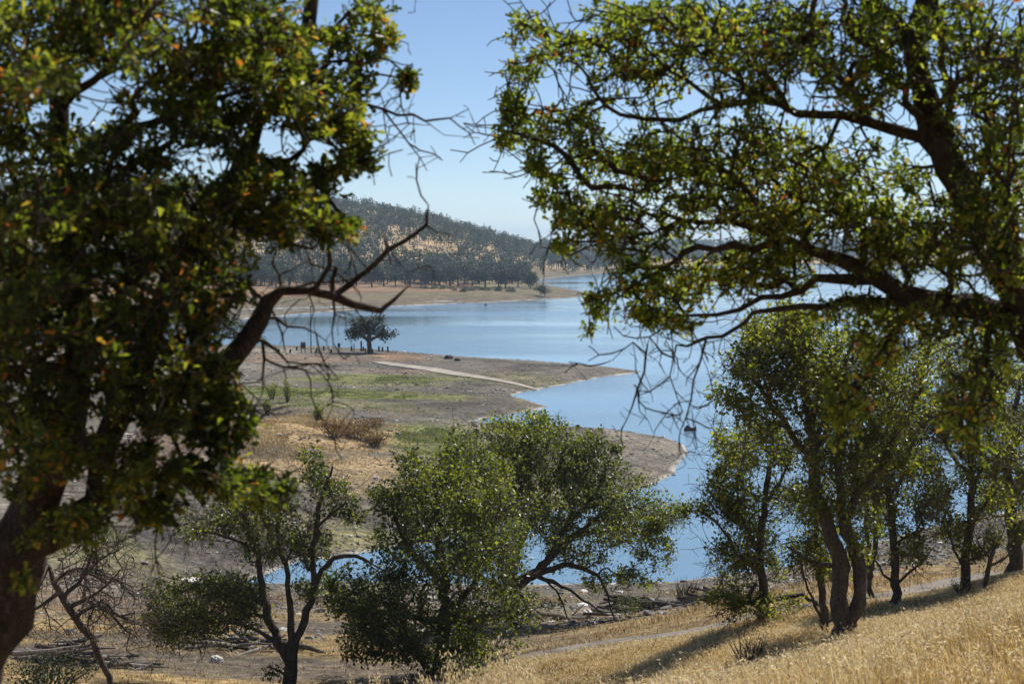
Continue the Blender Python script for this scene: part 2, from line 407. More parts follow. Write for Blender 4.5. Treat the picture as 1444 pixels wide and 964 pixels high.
# ------------------------------------------------------------------ terrain mesh
def build_terrain():
    th_mid = np.arctan((np.linspace(-260, 1700, 640) - 722) / F)
    th_l = np.linspace(-math.pi, th_mid[0], 150)[:-1] ; th_r = np.linspace(th_mid[-1], math.pi, 150)[1:-1]
    th = np.concatenate([th_l, th_mid, th_r])
    rr = np.concatenate([np.exp(np.linspace(math.log(1.0), math.log(12), 50))[:-1], np.exp(np.linspace(math.log(12), math.log(80), 130))[:-1],
                         np.exp(np.linspace(math.log(80), math.log(330), 260))[:-1], np.exp(np.linspace(math.log(330), math.log(1500), 220))[:-1],
                         np.exp(np.linspace(math.log(1500), math.log(9800), 90))])
    TH, RR = np.meshgrid(th, rr)
    X = (RR * np.sin(TH)).ravel(); Y = (RR * np.cos(TH)).ravel()
    sd = shore_sd(X, Y); Z = height(X, Y, sd)
    nt_, nr = len(th), len(rr)
    i = np.arange(nr - 1)[:, None] * nt_; j = np.arange(nt_)[None]; j2 = (j + 1) % nt_
    quads = np.stack([i + j, i + j2, i + nt_ + j2, i + nt_ + j], -1).reshape(-1, 4)[:, ::-1]
    c = len(X)
    V = np.concatenate([np.stack([X, Y, Z], -1), [[0, 0, H1(0, 0.01)]]])
    tri = np.stack([np.arange(nt_), (np.arange(nt_) + 1) % nt_, np.full(nt_, c)], -1)
    loops = np.concatenate([quads.ravel(), tri.ravel()]); tot = np.concatenate([np.full(len(quads), 4), np.full(nt_, 3)])
    # --- ground cover colours (what grows or lies there)
    A = lambda *c: np.array(c)
    bare = A(.165,.150,.127); mud = A(.10,.089,.08); green = A(.17,.19,.055); tan = A(.44,.32,.17); straw_ = A(.40,.285,.13)
    hillg = A(.44,.325,.19); olive = A(.20,.19,.10); brown = A(.19,.135,.10); pale = A(.33,.30,.25)
    col = np.tile(bare, (c, 1)).astype(float)
    def mix(w, cc):
        w = np.clip(w, 0, 1)[:, None]; col[:] = col * (1 - w) + cc * w
    D = Y
    band = fbm(sd / 6 + 3 * fbm(X / 30, Y / 30, 41), X / 60, 31, 3)
    mix(sstep(.5, .68, band) * .75 * (D > 70), mud)
    mix(sstep(.55, .7, fbm(X / 22, Y / 22, 51)) * .4, pale)
    def ell(px, py, rx, ry, cc, w=1., z=1.2, soft=.35, seed=0):
        g = W(px, py, z); Dg = g[1]; ax = rx / F * Dg; ay = Dg * Dg / (F * (HC - z)) * ry
        d = np.hypot((X - g[0]) / ax, (Y - g[1]) / ay)
        d = d + (fbm(X / (ax * .35), Y / (ay * .35), 60 + seed) - .5) * 1.1
        mix((1 - sstep(1 - soft, 1 + soft, d)) * w, cc)
    ell(620,560,130,14,mud,.7,seed=1); ell(300,730,160,26,mud,.85,2.5,seed=2); ell(180,850,150,26,brown,.8,2.5,seed=3); ell(350,820,130,14,brown,.6,1.5)
    ell(100,775,150,20,olive,.85,2.4,seed=4); ell(560,760,120,10,olive,.8,.6); ell(450,556,200,9,green,.95,seed=5); ell(530,533,120,8,green,.8,seed=6)
    ell(470,575,140,8,olive,.7,seed=11); ell(600,622,75,20,green,.85,seed=7); ell(700,690,150,22,olive,.7,seed=8); ell(400,700,120,12,olive,.6,3); ell(720,530,90,7,olive,.5)
    ell(430,600,125,26,tan*.85,.95,3.2,.3,seed=9); ell(560,670,120,22,tan*.9,.75,1.6,seed=10); ell(410,655,90,10,tan,.8,2.8)
    ell(560,522,60,3,brown*1.3,.6); ell(560,501,40,4,A(.30,.19,.11),.7,1.5)
    ell(350,505,220,5,brown*1.2,.7,1.6); ell(200,640,120,25,brown,.7,3.2)
    # near bank
    nearm = 1 - sstep(60, 88, D + (fbm(X / 8, Y / 8, 71) - .5) * 30)
    mix(nearm * (D < 110) * .9, straw_ * .85)
    mix(nearm * sstep(.48, .62, fbm(X / 7, Y / 5, 77)) * sstep(-5, 3, -X + 0.03 * Y) * .85, mud * 1.25)
    mix(sstep(66, 85, D) * (1 - sstep(105, 135, D)) * (Y < 135) * (X > -18) * .6 * (W(0,0)[1] > -1), A(.30,.19,.125))
    mix((1 - sstep(25, 40, D)) * 1., straw_)
    # far side
    far = sstep(420, 520, D)
    mix(far, A(.17,.14,.10)); mix(far * sstep(6, 16, sd) * .6, A(.18,.165,.085))
    mix(far * sstep(40, 44, sd + (fbm(X/30, Y/30, 81) - .5) * 30) * .9, A(.16,.09,.065))
    mix(far * sstep(47, 54, sd + (fbm(X/30, Y/30, 81) - .5) * 30) * .95, A(.27,.18,.11))
    mix(sstep(700, 820, D) * sstep(10, 25, sd), hillg); mix(sstep(1500, 2600, D) * sstep(10, 30, sd), A(.21,.19,.12))
    mix(sstep(3000, 4500, D), A(.09,.10,.07))
    col = np.concatenate([col, [straw_]]); sdv = np.concatenate([sd, [50.]])
    zc = np.concatenate([col, np.ones((len(col), 1))], 1)
    me = mesh_np('ground', V, loops, tot, M_TERR, True, {'zcol': zc, 'sd': sdv})
    o = link('ground', me); tag(o, kind='structure')
build_terrain()

# water sheet
def build_water():
    n = 96; v = [(0, 0, 0)]; f = []
    radii = [40, 200, 900, 3000, 9000]
    for r in radii:
        for k in range(n): v.append((r * math.cos(2 * math.pi * k / n), r * math.sin(2 * math.pi * k / n), 0))
    for k in range(n): f.append((0, 1 + k, 1 + (k + 1) % n))
    for q in range(len(radii) - 1):
        a = 1 + q * n; b = a + n
        for k in range(n): f.append((a + k, b + k, b + (k + 1) % n, a + (k + 1) % n))
    mb = MB(); mb.add(v, f); o = mb.build('lake', M_WATER); tag(o, kind='structure')
build_water()

# ------------------------------------------------------------------ ribbons lying on the ground
def ribbon(name, pts, widths, mat, lift, kind='structure', thick=.12):
    pts = [np.array(p[:2], float) for p in pts]
    fine = []; wf = []
    for i in range(len(pts) - 1):
        k = max(2, int(np.linalg.norm(pts[i+1] - pts[i]) / 1.2))
        for t in range(k):
            a = t / k; fine.append(pts[i] * (1 - a) + pts[i+1] * a); wf.append(widths[i] * (1 - a) + widths[i+1] * a)
    fine.append(pts[-1]); wf.append(widths[-1])
    fine = np.array(fine)
    for _ in range(6):
        fine[1:-1] = .25 * fine[:-2] + .5 * fine[1:-1] + .25 * fine[2:]
    tg = np.gradient(fine, axis=0); tg /= np.linalg.norm(tg, axis=1)[:, None] + 1e-9
    nm = np.stack([-tg[:, 1], tg[:, 0]], 1)
    K = 7; V = []
    for q in range(K):
        s = (q / (K - 1) - .5)
        wob = (fbm(fine[:, 0] / 1.5 + q, fine[:, 1] / 1.5, 8) - .5) * .35 * (abs(s) > .4)
        V.append(fine + nm * ((s * np.array(wf)) + wob)[:, None])
    V = np.array(V)
    hz = height(V[..., 0].ravel(), V[..., 1].ravel()).reshape(V.shape[:2]) + lift
    hz = np.maximum(hz, hz.mean(0)[None] - .05)
    n = len(fine); v = []; f = []
    for q in range(K):
        for i in range(n): v.append((V[q, i, 0], V[q, i, 1], hz[q, i]))
    for q in range(K - 1):
        for i in range(n - 1): f.append((q * n + i, (q + 1) * n + i, (q + 1) * n + i + 1, q * n + i + 1)[::-1])
    base = len(v)
    for q in (0, K - 1):
        for i in range(n): v.append((V[q, i, 0], V[q, i, 1], hz[q, i] - thick))
    for i in range(n - 1):
        f.append((i, i + 1, base + i + 1, base + i)); f.append(((K-1)*n + i + 1, (K-1)*n + i, base + n + i, base + n + i + 1))
    mb = MB(); mb.add(v, f); o = mb.build(name, mat, smooth=False); tag(o, kind=kind); return o

ramp_pts = [W(532,509,1.4), W(552,513,1.3), W(600,519.5,1.1), W(650,528,1.0), W(705,536,.9), W(771,545.5,.5)]
ribbon('boat_ramp_path', ramp_pts, [2.2, 3.0, 3.2, 2.8, 2.0, .6], M_CONC, .10)
road_pts = [on(480, 40), on(620, 45), on(740, 46), on(870, 45.3), on(960, 44), on(1085, 43), on(1231, 44), on(1342, 46), on(1430, 49), on(1600, 59)]
ribbon('road', road_pts, [1.35] * 10, M_ROAD, .03)

# ------------------------------------------------------------------ tree generator
def frame_of(d, rnd):
    """right handed frames for leaf axes d (N,3); leaf faces lean upward"""
    up = np.array([0, 0, 1.0]) + rnd.normal(0, .55, d.shape)
    s = np.cross(d, up); s /= np.linalg.norm(s, axis=1)[:, None] + 1e-9
    n = np.cross(s, d)
    return s, n

def unit(v): return v / (np.linalg.norm(v, axis=-1, keepdims=True) + 1e-9)

# leaf templates: (along, side, lift); faces
_rib = [(0, 0), (.4, -.02), (.75, -.035), (1, .03)]
_edge = [(.2, .06, .01), (.38, .16, .05), (.54, .135, .04), (.74, .26, .08), (.9, .17, .05)]
_v = [[t, 0, z] for t, z in _rib] + [[t, w, z] for t, w, z in _edge] + [[t, -w, z] for t, w, z in _edge]
LT_NEAR = (np.array(_v), [(0, 4, 5, 1), (1, 5, 6, 7, 2), (2, 7, 8, 3), (1, 10, 9, 0), (2, 12, 11, 10, 1), (3, 13, 12, 2)])
LT_MID = (np.array([[0,0,0],[.58,.36,.1],[1,0,0],[.58,-.36,.1]]), [(0,1,2,3)])

def leaves_mesh(name, pos, dirs, size, tint, tmpl, rnd, mat):
    T_, faces = tmpl
    s, n = frame_of(dirs, rnd)
    N = len(pos); K = len(T_)
    sz = size[:, None, None]
    V = pos[:, None] + sz * (T_[None, :, 0:1] * dirs[:, None] + T_[None, :, 1:2] * s[:, None] + T_[None, :, 2:3] * n[:, None])
    V = V.reshape(-1, 3)
    fl = np.array([i for f in faces for i in f]); ft = np.array([len(f) for f in faces])
    loops = (np.arange(N)[:, None] * K + fl[None]).ravel(); tot = np.tile(ft, N)
    return mesh_np(name, V, loops, tot, mat, False, {'tint': np.repeat(tint, K)})

class Tree:
    def __init__(s, seed):
        s.p = []; s.par = []; s.mr = []; s.pl = []; s.att = []; s.rnd = np.random.default_rng(seed); s.tips = []; s.dead = []
    def node(s, p, par, mr=0., att=True, dead=False):
        s.p.append(np.array(p, float)); s.par.append(par); s.mr.append(mr); s.att.append(att); s.dead.append(dead)
        s.pl.append(0 if par < 0 else s.pl[par] + np.linalg.norm(s.p[-1] - s.p[par]))
        return len(s.p) - 1
    def near(s, q):
        return int(np.argmin(((np.array(s.p) - q) ** 2).sum(1)))
    def limb(s, pts, rad, seg=.15, start=None, jit=.25, att=True, attfrom=0., tip=False, dead=False):
        """pts: list of xyz; rad list; Catmull-Rom; start None -> nearest existing node"""
        pts = [np.array(p, float) for p in pts]
        if s.p and start is None:
            k = s.near(pts[0]); 
            if np.linalg.norm(s.p[k] - pts[0]) < 1e-6: idx = k
            else: idx = k
        else: idx = -1 if not s.p else start
        if idx < 0:
            idx = s.node(pts[0], -1, rad[0], att and attfrom <= 0, dead)
        P_ = [2 * pts[0] - pts[1]] + pts + [2 * pts[-1] - pts[-2]]
        off = s.p[idx] - pts[0]
        n = len(pts) - 1
        for i in range(n):
            a, b, c, d = P_[i:i+4]
            k = max(1, int(np.linalg.norm(c - b) / seg))
            for q in range(1, k + 1):
                t = q / k
                p = .5 * ((2 * b) + (-a + c) * t + (2*a - 5*b + 4*c - d) * t*t + (-a + 3*b - 3*c + d) * t**3)
                fr = (i + t) / n
                r = rad[i] * (1 - t) + rad[i+1] * t
                p = p + off * (1 - fr) ** 2 + s.rnd.normal(0, 1, 3) * min(jit * seg * .5, r * .5 + .002)
                idx = s.node(p, idx, r, att and fr >= attfrom, dead)
        if tip: s.tips.append(idx)
        return idx
    def grow(s, A, seg=.12, k=.25, bend=.35, jit=.18, leafy=True, thr=None):
        A = np.asarray(A, float)
        pos = np.zeros((len(s.p) + len(A) * 14 + 100, 3)); pos[:len(s.p)] = s.p
        ok = np.zeros(len(pos), bool); ok[:len(s.p)] = s.att
        pl = np.zeros(len(pos)); pl[:len(s.p)] = s.pl
        n = len(s.p)
        idxs = np.where(ok[:n])[0]
        d0 = np.array([((pos[idxs] - a) ** 2).sum(1).min() for a in A])
        for a in A[np.argsort(d0)]:
            d = np.sqrt(((pos[:n] - a) ** 2).sum(1)) + k * pl[:n]; d[~ok[:n]] = 1e9
            b = int(np.argmin(d)); pb = pos[b]
            dist = np.linalg.norm(a - pb)
            if dist < seg * .5: 
                if leafy: s.tips.append(b)
                continue
            pp = s.par[b]
            pdir = unit(pb - s.p[pp]) if pp >= 0 else np.array([0, 0, 1.])
            m = max(1, min(13, int(math.ceil(dist / seg))))
            ctrl = pb + pdir * dist * bend + s.rnd.normal(0, .12, 3) * dist
            last = b
            for q in range(1, m + 1):
                t = q / m
                p = (1-t)**2 * pb + 2*t*(1-t) * ctrl + t*t * a
                if q < m: p = p + s.rnd.normal(0, jit, 3) * seg
                if n >= len(pos) - 2: break
                last = s.node(p, last); pos[n] = p; ok[n] = True; pl[n] = s.pl[last]; n += 1
            if leafy: s.tips.append(last)
    def spurs(s, count, lmin, lmax, droop=0., seg=.05, sub=True, maxmr=.02):
        cand = [i for i in range(len(s.p)) if s.mr[i] < maxmr and s.par[i] >= 0]
        for i in s.rnd.choice(cand, min(count, len(cand)), replace=False):
            l = s.rnd.uniform(lmin, lmax); d = unit(unit(s.p[i] - s.p[s.par[i]]) * .5 + s.rnd.normal(0, .8, 3) + np.array([0, 0, -droop]))
            m = max(2, int(l / seg)); last = i
            for q in range(m):
                d = unit(d + s.rnd.normal(0, .28, 3) + np.array([0, 0, -droop * .15])); last = s.node(s.p[last] + d * l / m, last, dead=s.dead[i])
                if sub and q == m // 2:
                    dd = unit(d + s.rnd.normal(0, .8, 3)); e = s.node(s.p[last] + dd * l * .25, last, dead=s.dead[i]); s.node(s.p[e] + unit(dd + s.rnd.normal(0, .3, 3)) * l * .2, e, dead=s.dead[i])
    def radii(s, tip=.003, e=2.3):
        n = len(s.p); acc = np.zeros(n); par = np.array(s.par); r = np.zeros(n)
        for i in range(n - 1, -1, -1):
            r[i] = max(acc[i] ** (1 / e), tip) if acc[i] > 0 else tip
            if s.mr[i] > 0: r[i] = max(min(r[i], s.mr[i] * 1.08), s.mr[i])
            if par[i] >= 0: acc[par[i]] += r[i] ** e
        s.r = r; return r
    def wood_mesh(s, name, mat, origin, rmin=0., knob=.12, sel=None):
        n = len(s.p); p = np.array(s.p); par = np.array(s.par); r = s.r.copy()
        best = np.full(n, -1); 
        for i in range(n):
            q = par[i]
            if q >= 0 and (best[q] < 0 or r[i] > r[best[q]]): best[q] = i
        chains = []
        for i in range(n):
            if r[i] < rmin: continue
            q = par[i]
            if q < 0 or best[q] != i:
                ch = [q, i] if q >= 0 else [i]
                j = i
                while best[j] >= 0 and r[best[j]] >= rmin: j = best[j]; ch.append(j)
                if sel is not None and s.dead[i] != sel: continue
                if len(ch) > 1: chains.append((ch, q >= 0))
        V = []; Lp = []; To = []; nv = 0
        for ch, br in chains:
            c = p[ch]; rr = r[ch].copy()
            if br: rr[0] = min(rr[0], rr[1] * 1.25)
            ns = 14 if rr[0] > .06 else 9 if rr[0] > .025 else 6 if rr[0] > .01 else 4 if rr[0] > .005 else 3
            if rr[0] > .03: rr = rr * (1 + s.rnd.normal(0, knob * .5, len(rr)))
            t = np.gradient(c, axis=0) if len(c) > 1 else np.array([[0, 0, 1.]])
            t = unit(t)
            ref = np.array([.9, .3, .2]) if abs(unit(c[-1] - c[0])[2]) > .6 else np.array([.1, .2, .97])
            a = unit(np.cross(t, ref)); b = np.cross(t, a)
            w = 2 * math.pi * np.arange(ns) / ns
            rad = rr[:, None] * np.ones(ns)[None]
            if rr[0] > .03: rad = rad * (1 + s.rnd.normal(0, knob * .6, rad.shape))
            ring = c[:, None] + rad[..., None] * (a[:, None] * np.cos(w)[None, :, None] + b[:, None] * np.sin(w)[None, :, None])
            V.append(ring.reshape(-1, 3))
            m = len(c); i0 = np.arange(m - 1)[:, None] * ns; j0 = np.arange(ns)[None]; j1 = (j0 + 1) % ns
            q = np.stack([i0 + j0, i0 + j1, i0 + ns + j1, i0 + ns + j0], -1).reshape(-1, 4) + nv
            Lp.append(q.ravel()); To.append(np.full(len(q), 4))
            Lp.append(np.arange(ns) + nv + (m - 1) * ns); To.append(np.array([ns]))
            nv += m * ns
        V = np.concatenate(V) - np.array(origin)
        return mesh_np(name, V, np.concatenate(Lp), np.concatenate(To), mat, True)
    def crown_mesh(s, name, mat, origin, per, size, tmpl, spread, tipdir=.6, tints=(.0, .85), special=.06, extra=0):
        p = np.array(s.p); par = np.array(s.par)
        tips = np.array(s.tips, int)
        src = []
        for t in tips:
            src.append(t)
            q = t
            for _ in range(extra):
                if par[q] >= 0 and s.mr[par[q]] == 0: q = par[q]; src.append(q)
        src = np.array(src)
        tw = unit(p[src] - p[np.maximum(par[src], 0)])
        idx = np.repeat(np.arange(len(src)), per)
        n = len(idx)
        d = unit(tw[idx] * tipdir + s.rnd.normal(0, .75, (n, 3)))
        pos = p[src][idx] + s.rnd.normal(0, 1, (n, 3)) * spread - tw[idx] * s.rnd.uniform(0, spread * 1.5, n)[:, None]
        base = np.clip(.35 + .45 * (fbm(pos[:, 0] * 1.3 / spread * .05, pos[:, 2] * 1.3 / spread * .05, 5) - .5) * 2 + s.rnd.normal(0, .17, n) + s.rnd.normal(0, .16, len(src))[idx], tints[0], tints[1])
        tc = s.rnd.random(len(src)); sp = (s.rnd.random(n) < special * np.where(tc[idx] < .12, 6, .6))
        base = np.where(sp, s.rnd.uniform(.86, 1., n), base)
        return leaves_mesh(name, pos - np.array(origin), d, size * s.rnd.uniform(.55, 1.2, n), base, tmpl, s.rnd, mat)

def blobs(lst, rnd, clump=0, csz=.2, mul=1.):
    """lst of (px,py,rx,ry,D,dD,count) ellipsoids given where they hang"""
    out = []
    for px, py, rx, ry, D, dD, cnt in lst:
        cnt = int(round(cnt * mul))
        if clump:
            nc = max(2, cnt // clump); cs = rnd.normal(0, 1, (nc, 3)); cs = cs / np.linalg.norm(cs, axis=1)[:, None] * (rnd.random(nc) ** (1 / 3.5))[:, None]
        for k in range(cnt):
            if clump: v = cs[k % nc] + rnd.normal(0, csz, 3)
            else: v = rnd.normal(0, 1, 3); v = v / np.linalg.norm(v) * rnd.random() ** (1 / 2.4)
            out.append(P(px + v[0] * rx, py + v[1] * ry, D + v[2] * dD))
    return np.array(out)

WOOD = .84
def px_limb(tr, pts, D, seg=.15, **kw):
    """pts (px,py,width_px[,D])"""
    q = []; r = []
    for e in pts:
        d = e[3] if len(e) > 3 else D
        q.append(P(e[0], e[1], d)); r.append(e[2] / 2 / F * d * WOOD)
    return tr.limb(q, r, seg=seg, **kw)

# ------------------------------------------------------------------ LEFT FOREGROUND OAK
def left_oak():
    tr = Tree(21)
    g = on(-150, 6.9)
    base = g + np.array([0, 0, -.15])
    b1 = P(-62, 1000, 6.7)
    r = lambda w, d=6.6: w / 2 / F * d
    tr.limb([base, (base + b1) / 2 + np.array([-.05, 0, 0]), b1, P(-32, 900, 6.6), P(4, 820, 6.6), P(38, 750, 6.55)], [r(170), r(125), r(104), r(96), r(88), r(82)], seg=.1, att=False)
    fork = len(tr.p) - 1
    # limb 1, towards the upper left
    px_limb(tr, [(38,750,96),(76,670,64),(102,590,52),(115,520,48),(112,440,44),(104,370,42),(97,310,40),(92,262,40),(80,225,34),(76,150,32),(88,90,30),(120,30,26),(150,-40,20),(170,-120,13),(180,-210,6)], 6.4, att=True, attfrom=.3)
    px_limb(tr, [(96,262,34),(118,232,20),(138,205,17),(160,188,16),(215,180,14),(270,152,12),(330,130,8)], 6.3)
    px_limb(tr, [(112,430,40),(60,400,14),(20,380,12),(-30,360,8)], 6.2)
    px_limb(tr, [(78,190,30),(40,160,10),(10,110,8,6.0),(-20,80,6,5.6)], 6.4)
    px_limb(tr, [(80,140,30),(110,120,14),(150,90,12,6.0),(190,40,9,5.6),(230,0,7,5.3)], 6.4)
    px_limb(tr, [(102,590,50),(60,560,16,6.2),(20,520,12,5.9),(-30,500,8,5.6)], 6.4)
    # limb 2 rises to the right
    px_limb(tr, [(38,750,96),(88,735,64),(135,700,54),(155,640,48),(170,570,44),(200,500,40),(235,420,36),(275,345,34),(312,275,31),(345,210,29),(375,172,28),(410,125,26),(436,60,25),(448,-20,22),(440,-120,16),(430,-230,8)], 6.8, start=fork, attfrom=.3)
    px_limb(tr, [(400,140,24),(440,132,12),(475,134,9),(507,144,7)], 6.9)
    px_limb(tr, [(440,60,22),(470,50,8),(490,24,7),(512,2,5),(530,-14,3)], 6.9)
    px_limb(tr, [(420,110,22),(455,86,8),(487,83,6),(520,82,4)], 6.9)
    px_limb(tr, [(330,235,28),(380,240,11),(430,252,9),(465,285,7),(490,318,5)], 6.6)
    px_limb(tr, [(300,300,28),(350,330,11),(400,345,8),(440,350,5)], 6.5)
    px_limb(tr, [(350,205,26),(330,170,10,6.5),(300,140,9,6.2),(300,90,7,6.0),(320,40,6,5.9)], 6.7)
    px_limb(tr, [(225,440,34),(180,400,12,6.4),(160,350,9,6.2)], 6.6)
    px_limb(tr, [(260,370,30),(310,390,10,6.2),(330,420,8,6.1)], 6.6)
    # second stem behind
    px_limb(tr, [(110,728,50),(150,705,34,7.2),(162,650,32,7.3),(168,600,28,7.4),(150,540,24,7.4),(150,470,18,7.5)], 7.2)
    # limb 3: bare hooked branch over the lake
    L3 = [(170,590,40),(200,560,30),(255,540,30),(318,522,32),(345,490,36),(362,462,32),(372,432,26),(395,416,17),(430,418,14),(465,421,14),(500,430,13),(535,436,13),(556,425,8),(577,402,2)]
    px_limb(tr, L3, 6.8, seg=.06, att=True)
    live = len(tr.p)
    grp = [1]
    dead = lambda pts, D=6.8: px_limb(tr, pts, D, seg=.045, att=False, jit=.5, dead=grp[0])
    dead([(455,420,10),(480,402,9),(510,382,9),(545,352,8),(585,328,7),(600,318,6),(603,300,4),(607,290,2)])
    dead([(597,321,5),(612,330,3),(630,332,2),(640,336,1.5)]); dead([(540,350,6),(542,338,4),(541,330,3)])
    dead([(470,405,10),(474,390,9),(477,372,8)]); dead([(490,395,5),(470,380,4),(440,368,3),(425,340,2)])
    dead([(545,352,4),(560,370,2.5),(575,385,2)]); dead([(500,385,4),(496,362,3),(487,345,2),(492,330,1.5)])
    dead([(392,417,8),(390,392,5),(384,375,4),(390,352,3),(402,345,2)]); dead([(520,376,4),(500,352,3),(478,340,2)])
    dead([(372,430,10),(345,405,5),(312,392,4),(285,372,3)]); dead([(395,414,6),(440,402,4),(470,398,3),(500,392,2)])
    dead([(465,424,6),(472,445,4),(468,465,3),(470,482,2)]); dead([(472,445,3),(485,452,2.5),(490,470,2),(494,482,1.5)]); dead([(500,432,4),(512,452,2),(518,470,1.5)])
    dead([(432,420,5),(440,440,3),(437,462,2)]); dead([(358,468,12),(380,462,6),(400,466,5),(425,466,4),(445,472,3),(458,482,2),(466,500,1.5)])
    dead([(352,480,12),(372,482,7),(392,496,6),(404,508,4),(412,522,2)]); dead([(392,466,4),(398,450,2.5),(402,440,2)]); dead([(372,438,6),(385,450,4),(396,470,3),(402,494,2)])
    dead([(350,490,14),(362,515,6),(380,514,5),(398,518,4),(404,536,2)]); dead([(362,515,6),(368,538,4),(374,550,2)])
    dead([(400,514,6),(415,512,5),(430,522,4),(440,535,3),(437,560,2.5),(450,582,2),(462,598,2),(480,604,1.5)]); dead([(418,514,4),(440,512,3),(455,525,2.5),(468,545,2),(472,560,1.5)])
    dead([(330,515,10),(345,540,3),(358,560,2.5),(375,575,2),(392,590,1.5)]); dead([(358,560,2.5),(352,580,2),(360,640,1.5)])
    # dead tips at upper right
    grp[0] = 2
    dead([(507,144,6),(528,150,5.5),(563,161,5),(600,170,4.5),(633,166,3.5),(659,155,2)]); dead([(633,166,3),(650,178,2.5),(662,189,2.5),(670,205,1.5)])
    dead([(532,154,4),(545,171,3.5),(577,203,3),(590,222,2.5),(602,240,1.5)]); dead([(603,171,3),(627,190,1.5)]); dead([(532,157,3),(540,180,2.5),(548,203,2)])
    dead([(545,172,3),(575,172,3),(597,177,1.5)]); dead([(520,82,4),(545,84,3.5),(557,93,3),(574,107,3),(589,106,1.5)]); dead([(545,84,3),(548,104,2.5),(545,122,2)]); dead([(574,104,2.5),(582,88,1.5)])
    dead([(577,203,2),(588,206,1.2)]); dead([(580,160,2),(584,204,1.5)]); grp[0] = 0; dead([(448,-20,5),(500,-30,4,6.9),(560,-20,3,6.9),(586,0,2.5,6.9),(585,16,2,6.9),(574,19,1.5,6.9)])
    ndead0 = live
    B = [(60,225,80,30,6.0,.6,60),(180,215,70,24,6.1,.5,50),(15,130,50,50,5.8,.5,60),(60,50,95,70,6.2,.8,230),(180,55,75,60,5.9,.8,150),(330,50,100,60,6.1,.7,230),(270,110,60,45,6.2,.6,80),(400,90,70,70,6.4,.6,170),(445,150,60,50,6.6,.5,110),
     (525,35,32,32,6.9,.3,38),(492,70,35,30,6.8,.3,34),(500,110,28,25,6.8,.3,26),(488,190,28,42,6.7,.3,55),(478,230,20,28,6.7,.3,26),(566,116,20,13,6.9,.15,18),(540,60,24,22,6.9,.2,22),(515,215,14,26,6.7,.2,18),
     (235,165,80,32,6.1,.6,95),(100,195,95,22,6.2,.6,70),(10,190,40,28,6.0,.5,30),(330,180,60,40,6.5,.6,70),(350,245,35,35,6.6,.4,36),
     (60,310,95,60,6.0,.8,200),(180,290,90,50,6.2,.8,150),(280,300,70,60,6.4,.6,120),(370,265,60,32,6.5,.4,70),(430,285,48,34,6.5,.4,75),(478,320,32,22,6.5,.3,42),(430,245,40,14,6.6,.3,28),
     (400,320,60,22,6.5,.4,50),(60,430,100,80,6.0,.8,260),(200,400,90,70,6.2,.7,210),(320,370,45,50,6.4,.5,70),(190,510,90,70,6.1,.6,190),(40,560,80,70,5.9,.7,160),
     (275,460,50,50,6.3,.4,70),(280,550,50,40,6.2,.4,80),(322,590,38,38,6.2,.3,75),(240,580,50,30,6.2,.4,60),(185,670,45,38,6.0,.4,55),(250,680,60,28,6.1,.4,85),
     (215,730,42,22,6.0,.3,45),(345,688,58,20,6.2,.3,90),(375,692,28,12,6.2,.2,24),(300,610,45,30,6.2,.3,40),(300,655,40,20,6.2,.3,40),(100,640,55,50,6.0,.5,70),(90,740,60,30,6.1,.5,60),(20,660,40,50,5.9,.5,50),(205,640,20,14,6.1,.2,12),
     (40,120,60,30,5.2,.4,40),(150,-20,120,30,5.8,.6,60),(180,-150,170,90,6.3,.9,190),(410,-140,110,80,6.7,.7,110),(-80,200,70,260,6.3,.8,150),(20,820,20,30,6.0,.3,8),(130,890,0.1,.1,6,.1,0)]
    B = [(b[0], b[1], b[2], b[3], b[4], b[5], b[6] * (1.25 if b[0] < 260 and b[1] < 130 else 1.1 if b[0] < 260 and b[1] < 260 else 1.4 if b[0] < 260 else 1.6 if b[0] > 390 else 1.4)) for b in B]
    A = blobs(B, tr.rnd, 7, .19, .88)
    tr.grow(A, seg=.1, k=.3)
    tr.spurs(900, .06, .22, .1, maxmr=.008)
    # fine bare twigs on the dead branches
    dn = [i for i in range(len(tr.p)) if tr.dead[i]]
    for i in tr.rnd.choice(dn, 120, replace=False):
        l = tr.rnd.uniform(.03, .16); d = unit(tr.rnd.normal(0, 1, 3) + np.array([0, 0, -.3])); last = i
        for q in range(3):
            d = unit(d + tr.rnd.normal(0, .25, 3)); last = tr.node(tr.p[last] + d * l / 3, last, .0016, dead=tr.dead[last])
    tr.radii(.0026, 2.35)
    root = empty('oak_tree', base, 'large dark oak filling the left edge, leaning trunk and bare hooked branch over the lake', 'tree')
    link('trunk', tr.wood_mesh('trunk', M_BARK, base, sel=False), root)
    for k_, lb_ in ((1, 'leafless crooked twigs of the hooked limb above the point'), (2, 'bare twig tips against the sky at the crown edge')):
        link('dead_branch', tr.wood_mesh('dead_branch', M_BARK, base, sel=k_), root)['label'] = lb_
    link('crown', tr.crown_mesh('crown', M_LEAFL, base, 8, .042, LT_NEAR, .014, tipdir=.55), root)

